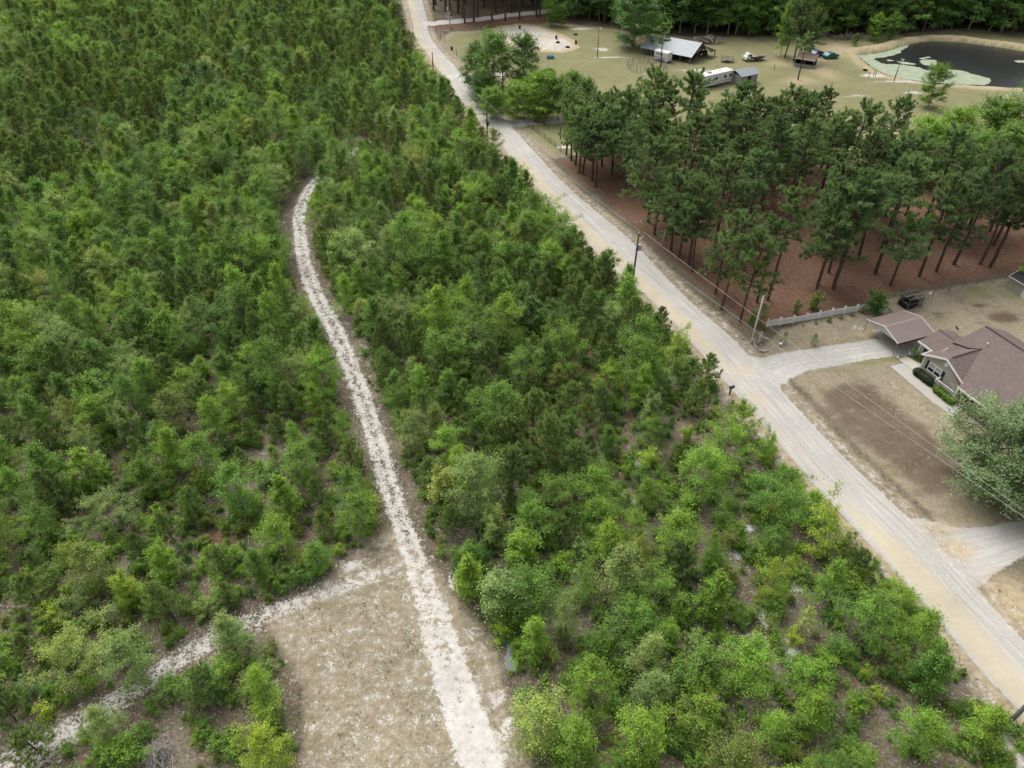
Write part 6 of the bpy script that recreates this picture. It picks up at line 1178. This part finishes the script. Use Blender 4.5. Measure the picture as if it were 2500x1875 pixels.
# corral of pipe panels
cc_ = G(1578, 165); o = thing('pipe_corral', (*cc_, 0), 0, 'oval corral of grey pipe panels before the barn', 'corral')
pa = [(cc_ * 0 + np.array([4.9 * math.cos(t), 4.4 * math.sin(t)])) for t in np.linspace(0, 2 * math.pi, 15)[:-1]]
for i in range(14):
    q0, q1 = pa[i], pa[(i + 1) % 14]; m = MB()
    for z in (.35, .65, .95, 1.25, 1.5): m.tube([(*q0, z), (*q1, z)], .025, 5)
    for t in (0.02, .5, .98): c = q0 + (q1 - q0) * t; m.tube([(*c, 0), (*c, 1.55)], .035, 5)
    m.build('pipe_panel', GREYM, o)
for i, (b, lb) in enumerate((((1269, 70), 'dark barrel standing at the far side of the arena'), ((1358, 95), 'dark barrel standing mid arena'), ((1406, 107), 'dark barrel at the arena edge near the light pole'), ((1103, 122), 'dark barrel like post by the far field fence'))):
    p = G(*b); o = thing('barrel', (*p, 0), 0, lb, 'barrel', 'barrels around the arena'); MB().tube([(0, 0, 0), (0, 0, .3), (0, 0, .31), (0, 0, .34), (0, 0, .6), (0, 0, .61), (0, 0, .64), (0, 0, .95)], [.3, .3, .32, .3, .3, .32, .3, .3], 14).build('drum', BLACK, o); MB().tube([(0, 0, .95), (0, 0, .97)], .27, 14).build('lid', GREYM, o)
for b, lb in (((1284, 106), 'flat tyre lying near the arena front, farthest from barrels'), ((1310, 119), 'tyre lying at the near arena edge'), ((1362, 105), 'tyre lying below the mid arena barrel'), ((1386, 117), 'tyre lying at the arena corner by the light pole'), ((1405, 86), 'dark tyre on the sand scrape behind the arena'), ((2112, 172), 'black tyre on the pond bank'), ((1545, 110), 'dark tyre at the foot of the big oak')):
    p = G(*b); an = np.linspace(0, 2 * math.pi, 19); o = obj('tyre', MB().tube([(.45 * math.cos(t), .45 * math.sin(t), .16) for t in an], .17, 8).mesh('tyre', RUBBER, smooth=True), None, (*p, zg(*p)), random.uniform(0, 3)); tag(o, lb, 'tyre', 'old tyres on the ground')
for b, lb in (((1339, 142), 'blue water trough on the meadow, one nearer the road'), ((1348, 142), 'blue water trough on the meadow, one nearer the light pole')):
    p = G(*b); o = thing('water_trough', (*p, 0), .1, lb, 'trough', 'blue troughs on the meadow'); bl = plain('blue_plastic', (.03, .26, .38), .5)
    MB().box((-.42, -.6, .05), (.42, .6, .1)).box((-.45, -.63, .05), (-.38, .63, .5)).box((.38, -.63, .05), (.45, .63, .5)).box((-.38, -.63, .05), (.38, -.56, .5)).box((-.38, .56, .05), (.38, .63, .5)).build('tub', bl, o); MB().box((-.37, -.55, .1), (.37, .55, .38)).build('water', GLASS, o)
p0, p1 = G(1996, 98), G(2012, 97); o = thing('gate_frame', (*p0, 0), 0, 'timber H frame gate at the head of the dirt track', 'gate'); l = p1 - p0; MB().tube([(0, 0, 0), (0, 0, 1.7)], .1, 7).build('post', OLDWOOD, o); MB().tube([(*l, 0), (*l, 1.7)], .1, 7).build('post', OLDWOOD, o); MB().bar((0, 0, 1.4), (*l, 1.4), .08, .14).build('rail', OLDWOOD, o)
for b, lb in (((2120, 190), 'short timber post at the pond path, nearest the white sand'), ((2131, 186), 'short timber post at the pond path, middle one'), ((2136, 188), 'short timber post at the pond path, nearest the light pole'), ((1889, 170), 'short dark post on the bare ground by the shed')):
    p = G(*b); tag(obj('timber_post', MB().tube([(0, 0, -.1), (.02, 0, 1.3), (.02, 0, 1.34)], [.1, .09, .03], 7).mesh('timber_post', OLDWOOD), None, (*p, zg(*p))), lb, 'post', 'short timber posts')
p = G(1728, 105); o = thing('timber_debris_pile', (*p, 0), 0, 'heap of broken timber and branches behind the barn', 'debris pile')
for k in range(3):
    m = MB()
    for i in range(40): c = np.array([rng.normal(0, 1.6), rng.normal(0, .8), rng.uniform(.1, 1.5)]); d = unit(rng.uniform(0, 6.28), rng.normal(.1, .35)) * rng.uniform(1, 3); m.tube([c - d / 2, c + d / 2], [.09, .04], 5)
    tag(m.build('branches', [OLDWOOD, M_DEAD, POLEWOOD][k], o), kind='stuff')
p = G(2075, 95); o = thing('timber_debris_pile', (*p, 0), 0, 'brown brush heap at wood edge near the pond inlet', 'debris pile'); m = MB()
for i in range(60): c = np.array([rng.normal(0, 2.2), rng.normal(0, .8), rng.uniform(.1, 1.2)]); d = unit(rng.uniform(0, 6.28), rng.normal(.1, .35)) * rng.uniform(1, 2.4); m.tube([c - d / 2, c + d / 2], [.07, .03], 4)
tag(m.build('branches', OLDWOOD, o), kind='stuff')
